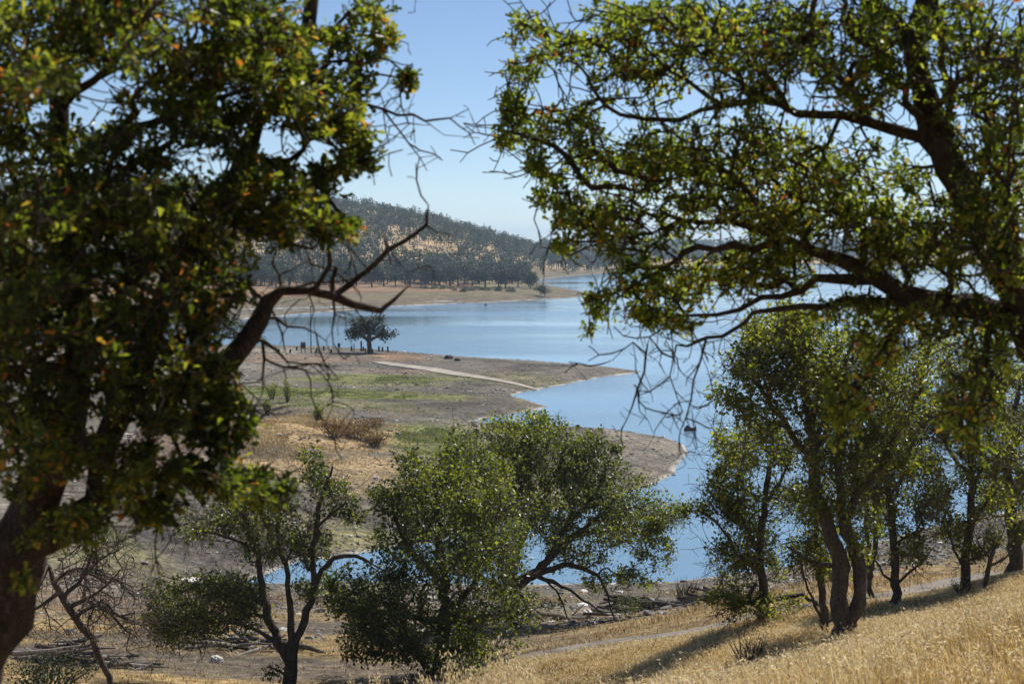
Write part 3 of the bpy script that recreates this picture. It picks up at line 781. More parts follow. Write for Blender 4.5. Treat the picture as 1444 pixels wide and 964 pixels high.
def right_oak():
    global WOOD
    WOOD = .76
    tr = Tree(33)
    D = 7.6
    g = on(1660, 7.4); base = g + np.array([0, 0, -.15]); b1 = P(1590, 720, 7.5)
    r = lambda w, d=7.5: w / 2 / F * d
    tr.limb([base, (base + b1) / 2 + np.array([.04, 0, 0]), b1, P(1530, 590, D), P(1474, 490, D)], [r(130), r(108), r(92), r(82), r(72)], seg=.1, att=False)
    px_limb(tr, [(1474,490,92),(1444,425,74),(1412,365,62),(1378,305,54),(1345,240,50),(1318,190,50),(1303,130,44),(1292,75,40),(1298,20,34),(1320,-50,28),(1335,-130,18),(1350,-220,9)], 7.6, seg=.08, attfrom=.25)
    px_limb(tr, [(1290,70,34),(1270,30,22),(1230,10,16),(1180,-20,12)], 7.6)
    px_limb(tr, [(1440,420,40),(1440,350,9,7.2),(1420,260,7,7.0),(1425,180,6,6.9),(1440,100,5,6.8)], 7.5)
    px_limb(tr, [(1318,185,30),(1330,150,14,7.4),(1345,120,11,7.2),(1385,85,9,7.1),(1405,30,6,7.0)], 7.6)
    # R1
    px_limb(tr, [(1312,215,30),(1285,206,23),(1250,190,20),(1215,180,18),(1172,166,16),(1120,160,14),(1060,147,12),(1017,149,11),(984,154,10),(950,168,10),(909,168,9),(876,160,8),(851,149,7),(838,129,6),(826,104,6),(813,93,5),(793,83,4),(768,66,3),(745,50,2)], 7.8, seg=.08)
    px_limb(tr, [(1017,149,9),(992,133,8),(967,112,7),(940,100,5),(905,60,4),(880,30,3)], 7.8, seg=.08)
    px_limb(tr, [(946,116,6),(909,145,4),(880,140,3),(860,110,2)], 7.9, seg=.08)
    px_limb(tr, [(851,149,6),(826,145,5),(805,166,4),(793,195,3),(775,220,2)], 8.0, seg=.08); px_limb(tr, [(838,140,4),(790,158,3),(743,153,2.5),(710,155,2)], 8.1, seg=.08)
    px_limb(tr, [(1120,160,12),(1080,110,9,7.5),(1040,70,7,7.3),(1000,30,5,7.2)], 7.8, seg=.08)
    px_limb(tr, [(1215,180,14),(1180,120,10,7.4),(1130,70,8,7.2),(1090,20,6,7.0)], 7.7, seg=.08)
    px_limb(tr, [(1172,166,10),(1160,210,7),(1120,235,6),(1070,240,4),(1030,232,3)], 7.7, seg=.08)
    # R2 big lower limb
    px_limb(tr, [(1474,490,60),(1440,440,46),(1389,425,42),(1319,413,38),(1254,398,34),(1209,369,28),(1174,354,24),(1140,349,19),(1100,336,17),(1060,341,14),(1010,344,13),(985,346,12),(970,353,11),(954,365,8),(938,378,6),(900,398,4),(870,420,2.5),(848,455,2)], 7.9, seg=.08)
    px_limb(tr, [(1100,336,13),(1060,320,12),(1023,317,11),(992,312,9),(962,314,8),(939,323,6),(916,330,5),(880,336,4),(850,330,3)], 8.0, seg=.08)
    px_limb(tr, [(962,314,6),(931,340,5),(916,350,5),(904,370,5),(878,379,4),(850,400,2.5)], 8.1, seg=.08)
    px_limb(tr, [(1023,317,9),(1009,290,8),(992,261,7),(971,247,6),(940,255,4),(900,270,3)], 7.9, seg=.08)
    px_limb(tr, [(1209,369,20),(1212,330,14),(1205,305,11),(1180,285,9),(1150,282,7),(1110,290,5)], 7.8, seg=.08)
    px_limb(tr, [(1254,398,26),(1200,396,20),(1160,400,15),(1132,414,14),(1082,425,12),(1047,440,9),(1012,441,7),(969,446,5),(930,440,3)], 8.0, seg=.08)
    px_limb(tr, [(1140,410,12),(1105,392,9),(1060,384,8),(1030,368,6),(1010,350,4)], 8.0, seg=.08)
    px_limb(tr, [(1319,413,26),(1250,410,18),(1190,412,15),(1130,428,12),(1093,430,11),(1061,437,9),(1047,452,8),(1019,469,8),(998,476,7),(969,487,5),(955,487,4)], 7.8, seg=.08)
    px_limb(tr, [(1389,425,30),(1380,470,14),(1390,520,10,7.6),(1380,580,6,7.5),(1370,630,3,7.5)], 7.8, seg=.08)
    px_limb(tr, [(1300,412,24),(1270,450,12),(1240,500,8,7.5),(1200,560,5,7.5),(1190,610,3,7.5)], 7.8, seg=.08)
    px_limb(tr, [(1340,240,30),(1380,220,12,7.9),(1410,180,10,8.0),(1440,150,8,8.1)], 7.7)
    dead = lambda pts, D=7.9: px_limb(tr, pts, D, seg=.05, att=False, jit=.5, dead=True)
    dead([(983,483,5),(976,512,4.5),(973,540,4),(969,568,3.5),(966,589,3.5),(957,607,2.5),(958,622,2.5),(963,632,1.5)]); dead([(967,592,3),(985,596,3),(1001,605,2)]); dead([(967,592,2.5),(976,606,2),(986,621,1.5)])
    dead([(968,588,2),(975,574,2),(990,573,1.5)]); dead([(970,565,2),(956,567,2),(948,572,1.5)]); dead([(955,487,4),(950,505,3),(947,530,3),(952,550,2.5),(964,580,2)])
    dead([(955,487,4),(935,492,4),(916,473,3)]); dead([(916,476,5),(913,497,4.5),(909,526,4),(899,547,4),(890,570,3),(884,592,1.5)]); dead([(900,545,3),(902,579,2.5),(912,592,2),(920,611,1.2)])
    dead([(913,497,2.5),(892,483,3),(880,492,2.5),(865,506,1.5)]); dead([(892,483,2),(896,505,1.5),(900,512,1.2)]); dead([(909,530,2),(918,545,1.5),(921,566,1.2)]); dead([(998,478,2.5),(990,500,2),(997,520,1.5)])
    dead([(976,505,2.5),(985,490,2),(1000,512,1.5)]); dead([(969,446,4),(940,460,3),(916,473,3)]); dead([(935,492,3),(930,510,2),(940,530,1.5),(925,540,1.2)]); dead([(1019,470,3),(1015,495,2),(1020,515,1.5)])
    dead([(972,540,2),(962,528,1.5),(957,520,1.2)])
    B = [(745,35,28,20,8.2,.3,32),(785,70,50,30,8.1,.4,60),(720,150,28,26,8.3,.3,48),(745,185,36,32,8.2,.3,60),(712,205,20,14,8.3,.2,20),(760,235,30,16,8.2,.3,26),(730,110,22,20,8.2,.3,22),
     (800,195,55,40,8.1,.4,90),(855,55,55,35,8.0,.5,70),(900,110,60,40,8.0,.5,90),(930,30,70,30,7.8,.5,85),(1000,60,70,50,7.6,.5,120),(1085,50,85,55,7.3,.5,150),(1180,70,80,65,7.3,.5,170),
     (1250,40,60,50,7.5,.5,90),(1350,50,70,55,7.3,.5,130),(1415,80,45,70,7.2,.5,100),(870,250,70,48,8.1,.4,110),(845,315,45,34,8.0,.35,110),(795,300,32,24,8.1,.3,46),(790,345,26,12,8.1,.2,22),
     (775,270,20,18,8.2,.2,18),(920,215,60,40,8.0,.5,80),(990,215,70,45,7.9,.5,100),(1080,215,70,45,7.7,.5,90),(1060,120,60,30,7.6,.4,60),(1150,240,70,50,7.7,.5,85),(1240,250,60,50,7.7,.4,70),(1240,130,60,40,7.4,.4,60),
     (1280,320,60,50,7.7,.4,85),(1340,340,60,60,7.5,.4,100),(1400,290,50,80,7.3,.4,110),(1420,180,40,60,7.3,.4,70),(1360,160,50,40,7.6,.4,60),(1110,300,60,30,7.8,.4,60),(1180,310,50,30,7.8,.3,50),(1010,290,60,30,7.9,.4,50),
     (950,300,50,30,8.0,.3,45),(850,420,30,16,8.2,.2,26),(845,455,18,22,8.2,.15,18),(900,385,40,30,8.1,.3,50),(920,430,45,28,8.1,.3,70),(960,400,50,28,8.1,.3,55),(960,455,55,14,8.0,.3,32),(1040,380,50,20,8.0,.3,40),
     (1080,400,60,20,8.0,.3,40),(1100,365,60,18,7.9,.3,45),(1200,440,70,25,7.8,.3,60),(1300,450,70,30,7.7,.4,80),(1400,470,50,50,7.6,.4,80),(1190,560,40,60,7.5,.3,45),(1370,570,45,70,7.5,.3,70),(1240,490,40,30,7.6,.3,35),
     (1420,380,30,40,7.4,.3,40),(885,445,18,12,8.1,.2,12),(1300,-130,160,90,7.5,.9,190),(1080,-110,130,60,7.5,.8,90),(1480,120,40,200,7.4,.7,90),(875,345,40,20,8.1,.3,30),(880,25,40,20,7.9,.3,24)]
    B = [(b[0], b[1], b[2], b[3], b[4], b[5], b[6] * (1.35 if b[0] > 950 and b[1] > 150 else 1)) for b in B] + [(1100, 270, 150, 60, 7.9, .5, 60), (1050, 350, 120, 50, 8.0, .4, 60), (1250, 350, 90, 60, 7.8, .4, 60), (1400, 330, 50, 90, 7.4, .4, 60)]
    tr.grow(blobs(B, tr.rnd, 6, .23, 1.2), seg=.09, k=.22)
    tr.spurs(2000, .06, .25, .2, maxmr=.008)
    dn = [i for i in range(len(tr.p)) if tr.dead[i]]
    for i in tr.rnd.choice(dn, 70, replace=False):
        l = tr.rnd.uniform(.03, .14); d = unit(tr.rnd.normal(0, 1, 3) + np.array([0, 0, -.6])); last = i
        for q in range(3):
            d = unit(d + tr.rnd.normal(0, .25, 3)); last = tr.node(tr.p[last] + d * l / 3, last, .0016, dead=tr.dead[last])
    tr.radii(.0026, 2.35)
    root = empty('oak_tree', base, 'large oak at the right edge whose long twisted limbs overhang the water', 'tree')
    link('trunk', tr.wood_mesh('trunk', M_BARK, base, sel=False), root)
    link('dead_branch', tr.wood_mesh('dead_branch', M_BARK, base, sel=True), root)['label'] = 'leafless grey twigs dangling in front of the lake'
    link('crown', tr.crown_mesh('crown', M_LEAF, base, 7, .040, LT_NEAR, .014, tipdir=.55), root)

left_oak(); right_oak()

# ------------------------------------------------------------------ mid-distance oaks
def mid_oak(label, base_px, D, stems, bl, seed, per=11, size=.10, spurs=500, seg=.3, group=None, tip=.0042, k=.25, mat=None, extra=0, spread=.11, droop=.3, attfrom=.25, mul=1.):
    tr = Tree(seed)
    g = on(base_px, D); base = g + np.array([0, 0, -.15])
    first = True
    for st in stems:
        pts = list(st)
        q = []; rr = []
        for e in pts:
            d = e[3] if len(e) > 3 else D
            q.append(P(e[0], e[1], d)); rr.append(e[2] / 2 / F * d * .86)
        if first:
            q = [base] + q; rr = [rr[0] * 1.15] + rr
            tr.limb(q, rr, seg=seg * .7, attfrom=attfrom); first = False
        else: tr.limb(q, rr, seg=seg * .7, attfrom=.15)
    if bl:
        tr.grow(blobs(bl, tr.rnd, 9, .18, mul * 1.5), seg=seg, k=k)
    tr.spurs(int(spurs * 1.3), .25, .9, droop, seg=.15, maxmr=.02)
    tr.radii(tip, 2.35)
    root = empty('oak_tree', base, label, 'tree', group)
    link('trunk', tr.wood_mesh('trunk', M_BARK2, base), root)
    if bl: link('crown', tr.crown_mesh('crown', mat or M_LEAF2, base, per, size, LT_MID, spread, special=.02, extra=extra), root)
    return root

# small oak, bottom left of centre (D 45)
mid_oak('small open oak with forked trunk at bottom, low leafy skirt spreading to its left', 405, 45,
  [[(407,958,22),(410,934,20),(420,903,14),(433,862,13),(443,827,12),(440,786,10),(446,742,9),(452,707,7),(465,676,5),(470,655,3)],
   [(410,932,20),(396,912,16),(383,881,13),(373,843,12),(367,811,11),(362,780,9),(350,740,6),(340,705,4)],
   [(443,827,10),(455,805,9),(471,786,8),(500,783,6),(525,792,4),(540,805,2)], [(412,920,14),(411,865,10),(405,811,9),(395,770,6),(392,730,4)],
   [(377,852,9),(351,837,7),(332,827,5),(290,822,4),(250,835,3)], [(392,900,9),(377,893,7),(351,881,6),(310,875,5),(270,880,3),(235,890,2)],
   [(362,780,7),(335,765,5),(305,752,4),(270,745,2)], [(446,742,6),(470,722,5),(492,705,3)], [(405,960,5,44.7),(395,945,4,44.5),(383,940,2,44.5)]],
  [(285,855,80,42,45,2.5,300),(240,875,36,34,45,1.5,90),(340,830,45,26,45,2,90),(300,740,48,26,45,2,75),(340,715,45,24,45,2,60),(392,745,42,50,45,2,120),(372,695,36,20,45,1.5,50),
   (449,680,26,28,45,1.2,60),(480,702,22,24,45,1.2,45),(440,765,26,34,45,1.2,60),(503,725,14,16,45,1,24),(420,830,30,28,45,1.5,24),(350,780,30,20,45,1.5,20),(440,645,14,10,45,.8,12),(330,690,40,16,45,1.2,30),(385,950,12,10,44.5,.3,8)],
  101, per=9, size=.11, spurs=1500, mul=1.15)
# dense oak, bottom centre (D 47)
mid_oak('dense round-crowned oak at bottom centre, standing in front of a wider oak', 618, 47,
  [[(620,950,24),(623,900,22),(627,850,18),(624,800,15),(620,750,12),(615,700,8),(612,665,5)], [(576,960,10,46.5),(574,930,10,46.5),(565,880,8,46.6),(550,840,6)],
   [(627,870,14),(660,830,9),(690,780,7),(700,730,4)], [(624,830,12),(590,790,8),(560,740,6),(550,700,4)], [(625,880,12),(570,870,8),(520,860,6),(480,860,3)], [(626,880,12),(680,870,8),(720,860,5)], [(624,920,10),(660,920,7),(700,930,4)]],
  [(610,700,60,42,47,3,360),(560,735,36,36,47,2,150),(668,695,52,52,47,2.5,260),(700,740,50,50,47.5,2.5,160),(620,780,90,55,47,3.5,420),(530,830,62,52,47,2.5,300),(500,860,34,36,46.5,1.6,120),(690,790,60,60,47,3,280),(600,880,90,50,46.5,3,360),
   (700,880,52,42,46.5,2,200),(640,930,90,30,46,2.5,220),(540,905,50,30,46.2,2,130),(585,665,28,16,47,1.4,50),(640,655,30,18,47,1.4,60),(520,925,36,16,46,1.2,40),(575,645,14,14,47,.8,34),(540,690,18,14,47,.9,34),(470,820,18,12,46.5,.9,34),(700,655,20,16,47,1,44),(640,640,12,12,47,.8,26),(745,850,20,20,46.5,1,40)],
  102, per=10, size=.115, spurs=900, mul=.72)
# wide oak behind it (D 64)
mid_oak('wide spreading oak on the bank at centre, long limbs sweeping right over the water', 722, 64,
  [[(722,860,26),(718,832,24),(722,800,20),(728,775,15),(742,745,13),(755,720,11),(768,695,9),(782,668,7),(795,640,5),(800,610,3)],
   [(718,832,22),(735,820,18),(752,808,15),(775,785,13),(801,761,11),(830,750,9),(860,748,6),(900,752,4)], [(730,820,14),(760,806,11),(791,797,9),(820,800,8),(842,811,6),(855,835,4),(867,877,2)],
   [(722,800,14),(700,760,10),(690,720,8),(700,670,6),(715,620,4)], [(728,775,12),(745,700,8),(748,650,6),(755,605,4)], [(775,785,10),(800,740,8),(835,700,6),(855,665,4)],
   [(801,761,9),(850,725,6),(895,715,4),(930,730,2)], [(752,808,9),(800,830,5),(830,850,3),(850,865,2)], [(718,835,12),(690,820,8),(660,800,6)], [(742,840,5),(746,860,4),(748,885,2)], [(770,830,4),(790,845,3),(800,870,2)]],
  [(755,603,40,20,64,2.5,110),(690,635,66,46,64,3,330),(775,640,66,36,64,3.5,300),(835,640,36,26,64,2.5,95),(862,632,12,10,64,1,14),(862,690,56,36,64,3,230),(770,700,80,46,64,4,300),(895,725,56,30,64,3,200),
   (930,730,26,20,64,1.5,50),(965,716,14,5,64,.8,8),(840,760,86,34,64,4,240),(925,770,26,30,64,2,60),(895,812,34,16,64,2,34),(850,815,40,20,64,2.5,34),(700,700,60,60,64,3,200),(690,780,50,50,64,3,140),(650,690,30,40,64,2,60),(770,850,50,14,63,1.5,12)],
  103, per=9, size=.14, spurs=1800, droop=.7, mul=1.15)

# right-hand group on the golden slope
RG = None
mid_oak('tall double-stemmed oak in the middle of the right-hand grove', 1190, 34,
  [[(1190,880,36),(1184,850,30),(1184,800,29),(1176,770,26),(1161,722,22),(1150,690,20),(1148,640,17),(1140,590,15),(1130,530,11),(1118,480,8),(1110,440,5)],
   [(1192,895,24),(1212,850,24),(1212,800,23),(1202,765,20),(1192,740,18),(1186,700,14),(1182,620,12),(1188,550,9),(1195,490,6)],
   [(1195,742,15),(1210,700,13),(1232,672,12),(1252,640,10),(1268,600,8),(1290,560,5)], [(1150,650,12),(1112,602,9),(1075,550,7),(1050,508,5),(1038,480,3)], [(1140,590,10),(1160,540,7),(1180,480,5),(1175,440,3)],
   [(1148,640,8),(1170,590,6),(1180,570,4)], [(1112,602,6),(1060,580,4),(1030,560,3)], [(1184,800,8),(1140,790,5),(1110,770,3)], [(1090,570,5),(1070,500,4),(1050,450,3)]],
  [(1120,470,60,34,34,1.8,190),(1060,520,42,26,34,1.4,90),(1035,560,32,14,34,1,34),(1080,590,36,36,34,1.4,60),(1140,540,60,50,34,1.8,160),(1200,520,60,60,34,1.8,190),(1250,580,50,55,34,1.6,140),(1170,620,50,50,34,1.6,110),
   (1220,650,50,36,34,1.5,80),(1280,520,40,50,34,1.3,90),(1150,700,40,36,34,1.3,50),(1215,730,30,30,34,1.1,34),(1275,640,30,30,34,1,40),(1120,450,40,18,34,1,50),(1215,770,18,20,33.8,.7,18),(1060,470,26,20,34,1,26)],
  104, per=9, size=.095, spurs=900, seg=.22, group=RG, mat=M_LEAF2Y, mul=1.35)
mid_oak('slender crooked oak at the left end of the right-hand grove, leafy to its foot', 1078, 40,
  [[(1077,850,16),(1075,820,14),(1073,770,12),(1078,710,10),(1086,660,8),(1090,620,5)], [(1073,780,8),(1050,740,6),(1025,700,5),(1010,660,3)], [(1078,710,7),(1100,680,5),(1120,640,3)],
   [(1075,800,7),(1040,780,5),(1015,740,4),(985,720,3)], [(1045,870,6,39.6),(1050,850,8,39.6),(1062,820,6,39.8)], [(1076,850,8),(1100,846,8),(1130,840,7),(1150,850,6),(1160,872,4)], [(1075,840,6),(1050,850,5),(1020,840,3)]],
  [(1040,640,34,36,40,1.6,80),(1025,690,32,30,40,1.5,70),(975,716,20,12,40,.7,24),(1015,720,26,14,40,1,30),(1060,720,40,40,40,1.6,80),(1085,620,36,40,40,1.5,80),(1040,780,38,30,40,1.4,75),(1035,840,36,18,39.6,1.2,45),(1100,700,30,30,40,1.2,40),
   (1080,790,24,30,40,1,34),(1060,860,34,12,39.5,1,28),(1100,850,30,14,39.6,1,18),(1020,620,16,16,40,.8,16)],
  105, per=8, size=.10, spurs=800, seg=.25, group=RG, mat=M_LEAF2Y, mul=1.35)
mid_oak('thin young oak just left of the double-stemmed one in the grove', 1163, 35.5,
  [[(1163,890,14),(1161,860,13),(1157,810,11),(1152,760,9),(1150,715,6)], [(1160,870,6),(1140,830,4),(1130,800,3)], [(1157,810,6),(1180,790,4),(1195,770,3)], [(1162,876,5),(1175,872,4),(1190,870,2)]],
  [(1150,745,26,32,35.5,1,55),(1135,790,26,24,35.5,.9,36),(1170,800,22,20,35.5,.8,24),(1145,700,26,20,35.5,1,30),(1130,770,20,12,35.5,.8,14)], 106, per=9, size=.095, spurs=500, seg=.22, group=RG, mat=M_LEAF2Y, mul=1.35)
mid_oak('thin straight oak right of the double-stemmed one, bare side twigs near its foot', 1262, 40,
  [[(1262,845,15),(1263,810,14),(1258,750,12),(1253,700,10),(1246,650,7),(1242,600,5)], [(1260,830,6),(1245,810,4),(1235,790,3)], [(1262,820,5),(1290,800,4),(1310,780,2)], [(1253,700,6),(1280,660,5),(1300,620,4)], [(1256,740,5),(1230,700,4),(1215,670,3)]],
  [(1250,610,40,36,40,1.4,80),(1290,630,32,34,40,1.2,60),(1240,680,32,28,40,1.2,40),(1275,720,28,30,40,1,26),(1290,770,34,24,40,1,40),(1310,690,34,40,40,1.2,50),(1300,570,30,34,40,1.2,60)], 107, per=9, size=.10, spurs=600, seg=.24, group=RG, mat=M_LEAF2Y, mul=1.35)
mid_oak('twin-trunked oak half hidden behind the double-stemmed one', 1232, 45,
  [[(1226,830,9),(1224,780,8),(1221,720,7),(1224,660,6),(1230,610,4)], [(1234,830,9),(1238,770,8),(1238,710,9),(1245,640,6)]],
  [(1230,640,40,40,45,1.6,90),(1200,690,36,30,45,1.4,50),(1250,700,30,30,45,1.2,40),(1225,740,30,20,45,1.2,26)], 108, per=9, size=.105, spurs=400, seg=.26, group=RG, mat=M_LEAF2Y, mul=1.35)
mid_oak('straight oak with thin trunk towards the right edge, leafy column above gold grass', 1362, 42,
  [[(1363,830,16),(1361,790,14),(1368,740,13),(1371,690,11),(1367,630,9),(1368,570,6),(1375,520,4)], [(1361,800,5),(1347,775,4),(1336,750,2)], [(1368,740,7),(1395,700,5),(1410,650,4)], [(1367,680,6),(1340,640,5),(1325,600,4)], [(1362,790,5),(1390,780,4),(1410,760,3)]],
  [(1368,560,46,46,42,1.5,120),(1330,600,34,34,42,1.2,55),(1405,620,36,50,42,1.4,90),(1370,660,36,40,42,1.3,60),(1400,720,30,34,42,1.2,60),(1340,750,34,30,42,1,50),(1310,700,34,34,42,1.2,50),(1385,770,32,16,42,1,34),(1350,500,40,30,42,1.3,60),(1410,530,30,40,42,1.2,50)],
  109, per=9, size=.10, spurs=800, seg=.25, group=RG, mat=M_LEAF2Y, mul=1.35)
mid_oak('thick-trunked oak cut by the right edge of the picture', 1432, 46,
  [[(1432,800,26),(1430,760,22),(1424,710,18),(1420,650,14),(1430,590,10),(1440,530,6)], [(1424,710,10),(1460,660,9),(1490,600,6)], [(1430,760,8),(1455,740,6),(1480,720,4)]],
  [(1430,560,40,50,46,2,110),(1470,620,50,50,46,2,120),(1430,690,44,36,46,1.6,110),(1415,640,28,34,46,1.3,40),(1445,750,26,18,46,1.2,28),(1480,540,40,50,46,2,70)], 110, per=9, size=.105, spurs=500, seg=.26, group=RG, mat=M_LEAF2Y, mul=1.35)

# dead sapling and broken dead tree
def dead_tree(name, label, cat, base_px, D, stems, seed, nsp=120, l=(.2, .9), mat=None, seg=.18, tip=.006):
    tr = Tree(seed); g = on(base_px, D); base = g + np.array([0, 0, -.1])
    for i, st in enumerate(stems):
        q = [P(e[0], e[1], e[3] if len(e) > 3 else D) for e in st]; rr = [e[2] / 2 / F * D for e in st]
        if i == 0: q = [base] + q; rr = [rr[0] * 1.2] + rr
        tr.limb(q, rr, seg=seg)
    for q_ in range(4): tr.spurs(nsp // 4, l[0] * (.85 ** q_), l[1] * (.72 ** q_), .02, seg=.22, maxmr=.05)
    tr.radii(tip, 2.3)
    me = tr.wood_mesh(name, mat or M_BARK2, base)
    return tag(link(name, me, None, base), label, cat)
dead_tree('dead_sapling', 'leafless dark sapling in gold grass right of the straight oak', 'dead tree', 1390, 41,
  [[(1390,835,6),(1394,800,6),(1400,775,5),(1412,765,3)], [(1396,790,4),(1382,770,3)], [(1394,800,4),(1410,790,3),(1425,780,2)]], 120, 40, (.15, .5))
dead_tree('dead_tree', 'fallen grey dead tree with bent broken limb at lower left', 'dead tree', 157, 38,
  [[(150,946,8),(138,915,9),(118,885,9),(96,855,9),(78,822,8),(70,800,6)], [(96,855,7),(120,848,6),(150,858,5),(170,880,4),(182,893,3)], [(90,845,7),(115,815,5),(128,780,4),(130,758,3)], [(120,815,4),(140,790,3),(168,776,2)],
   [(104,862,6),(140,845,5),(170,868,4),(190,862,2)], [(85,835,6),(60,850,5),(40,870,4)], [(118,848,4),(150,825,3),(172,800,2)], [(138,790,3),(134,770,2),(122,755,1.5)], [(80,820,5),(110,800,4),(150,812,3),(185,826,2)]], 121, 800, (.2, 1.1), seg=.2)

# ------------------------------------------------------------------ leafy bushes
def bush(name, label, cat, loc, w, h, seed, mat, n=500, size=.08, twigs=24, upright=.4, group=None, kindtint=None, stem_mat=None):
    rnd = np.random.default_rng(seed)
    loc = np.array(loc, float)
    mb = MB(); tips = []
    for k in range(twigs):
        a = rnd.uniform(0, 2 * math.pi); rr = rnd.random() ** .6
        e = np.array([math.cos(a) * rr * w / 2, math.sin(a) * rr * w / 2, h * (1 - upright * rr * rr) * rnd.uniform(.6, 1.0)])
        b = np.array([math.cos(a) * rr * w * .12, math.sin(a) * rr * w * .12, -.08])
        m = (b + e) / 2 + rnd.normal(0, .06, 3) * h
        mb.tube([b, m, e], [.012 * h + .004, .009 * h + .003, .003], 4); tips.append((b, m, e))
    root = empty(name, loc, label, cat, group)
    mb.build('stems', stem_mat or M_BARK2, root)
    idx = rnd.integers(0, twigs, n); t = rnd.uniform(.35, 1.05, n)[:, None]
    B = np.array([x[0] for x in tips])[idx]; Mm = np.array([x[1] for x in tips])[idx]; E = np.array([x[2] for x in tips])[idx]
    pos = (1-t)**2 * B + 2*t*(1-t) * Mm + t*t*E + rnd.normal(0, 1, (n, 3)) * np.array([w, w, h]) * .07
    pos[:, 2] = np.maximum(pos[:, 2], .03)
    d = unit(unit(E - B) * .7 + rnd.normal(0, .6, (n, 3)))
    tint = np.clip(rnd.random(n), 0, 1)
    link('foliage', leaves_mesh('foliage', pos, d, size * rnd.uniform(.7, 1.3, n), tint, LT_MID, rnd, mat), root)
    return root

bush('shrub', 'dark green low shrub under the fallen dead tree at lower left', 'shrub', on(55, 40), 2.6, .9, 201, M_LEAF3, 1600, .07, 40)
bush('shrub', 'orange-leaved small bush beside the dead tree limbs', 'shrub', on(168, 40), .8, .5, 202, M_BUSHR, 260, .06, 14)
for i, (px, D, w, h, n, lab) in enumerate([(470,148,3.2,1.5,900,'left clump of the rust-brown reedy shrub on the tan mound'),(502,150,3.6,1.9,1200,'tallest clump of rust-brown shrub in the middle of the mound'),
                                   (528,147,2.4,1.6,800,'yellow-tipped clump at the right end of the rusty shrubs'),(526,163,3.4,1.0,700,'low rusty clump on the rise behind the yellow-tipped one')]):
    bush('rusty_shrub', lab, 'shrub', on(px, D), w, h, 210 + i, M_BUSHR, n, .16, 40, .25, 'rust-brown shrubs on the dry mound')
for i, (px, D, w, h, lab) in enumerate([(383,196,1.9,1.9,'pale open sapling at the left of the pair above the mound'),(404,193,1.5,2.5,'tallest dark green sapling above the tan mound'),(377,172,1.2,1.8,'short sapling on the left slope of the mound'),(446,163,1.5,1.6,'small sapling beside the crest of the mound')]):
    bush('sapling', lab, 'sapling', on(px, D), w, h, 220 + i, M_LEAF2, 420, .17, 18, .1, 'oak saplings around the dry mound')
bush('dead_shrub', 'red-brown dry shrub on the bank between two driftwood heaps', 'shrub', on(968, 72), 1.5, 1.4, 230, M_BUSHR, 120, .05, 40, .2)
bush('shrub', 'pale green low bush at the foot of the driftwood heap', 'shrub', on(890, 69), 1.6, .8, 231, M_BUSHG, 420, .08, 24, .2)
bush('dead_shrub', 'dark dry weed clump in gold grass left of the grove', 'shrub', on(1060, 33.5), 1.0, .8, 232, M_GRASS2, 160, .05, 34, .3)
bush('dead_shrub', 'dark dry weed clump at the foot of the straight oak', 'shrub', on(1365, 40.5), .7, .5, 233, M_GRASS2, 80, .04, 34, .3)
for i, (px, D, w, h) in enumerate([(1026, 24, .12, .5), (760, 26, .12, .45)]):
    bush('dock_weed', ['dark brown seed spike standing in the gold grass near centre','small rusty seed spike low in the grass left of the gold slope'][i], 'weed', on(px, D), w, h, 240 + i, M_BUSHR, 140, .035, 4, .1)

# ------------------------------------------------------------------ far shore and hillside woods
def far_tree_mesh(seed, h=9.0, w=9.0, n=420, leaf=.62, conical=False, shape=.62):
    """crown and trunk meshes of a whole small oak, crown resting on three or four lobes"""
    rnd = np.random.default_rng(seed)
    lobes = []
    for k in range(9 if not conical else 5):
        a = rnd.uniform(0, 2 * math.pi); rr = rnd.uniform(.1, .33) * w
        if conical: lobes.append((rnd.normal(0, .06 * w), rnd.normal(0, .06 * w), h * (.3 + .13 * k), w * (.36 - .055 * k), h * .13))
        else: lobes.append((math.cos(a) * rr, math.sin(a) * rr, h * rnd.uniform(.36, .74), w * rnd.uniform(.2, .32), h * rnd.uniform(.17, .26)))
    idx = rnd.integers(0, len(lobes), n); lb = np.array(lobes)[idx]
    v = unit(rnd.normal(0, 1, (n, 3))) * (rnd.random(n) ** .4)[:, None]
    pos = lb[:, :3] + v * np.stack([lb[:, 3], lb[:, 3], lb[:, 4]], 1)
    d = unit(v + rnd.normal(0, .6, (n, 3)))
    crown = (pos, d, leaf * rnd.uniform(.6, 1.3, n), np.clip(rnd.normal(.4, .22, n), 0, 1))
    mb = MB()
    mb.tube([(0, 0, -.4), (0.1, 0, h * .2), (-.1, .1, h * .4), (0, 0, h * .6)], [.035 * h, .028 * h, .022 * h, .012 * h], 6)
    if not conical:
        for l in lobes[:5]: mb.tube([(0, 0, h * .3), (l[0] * .5, l[1] * .5, l[2] * .7), l[:3]], [.017 * h, .012 * h, .005 * h], 4)
    return crown, mb

frnd = np.random.default_rng(77)
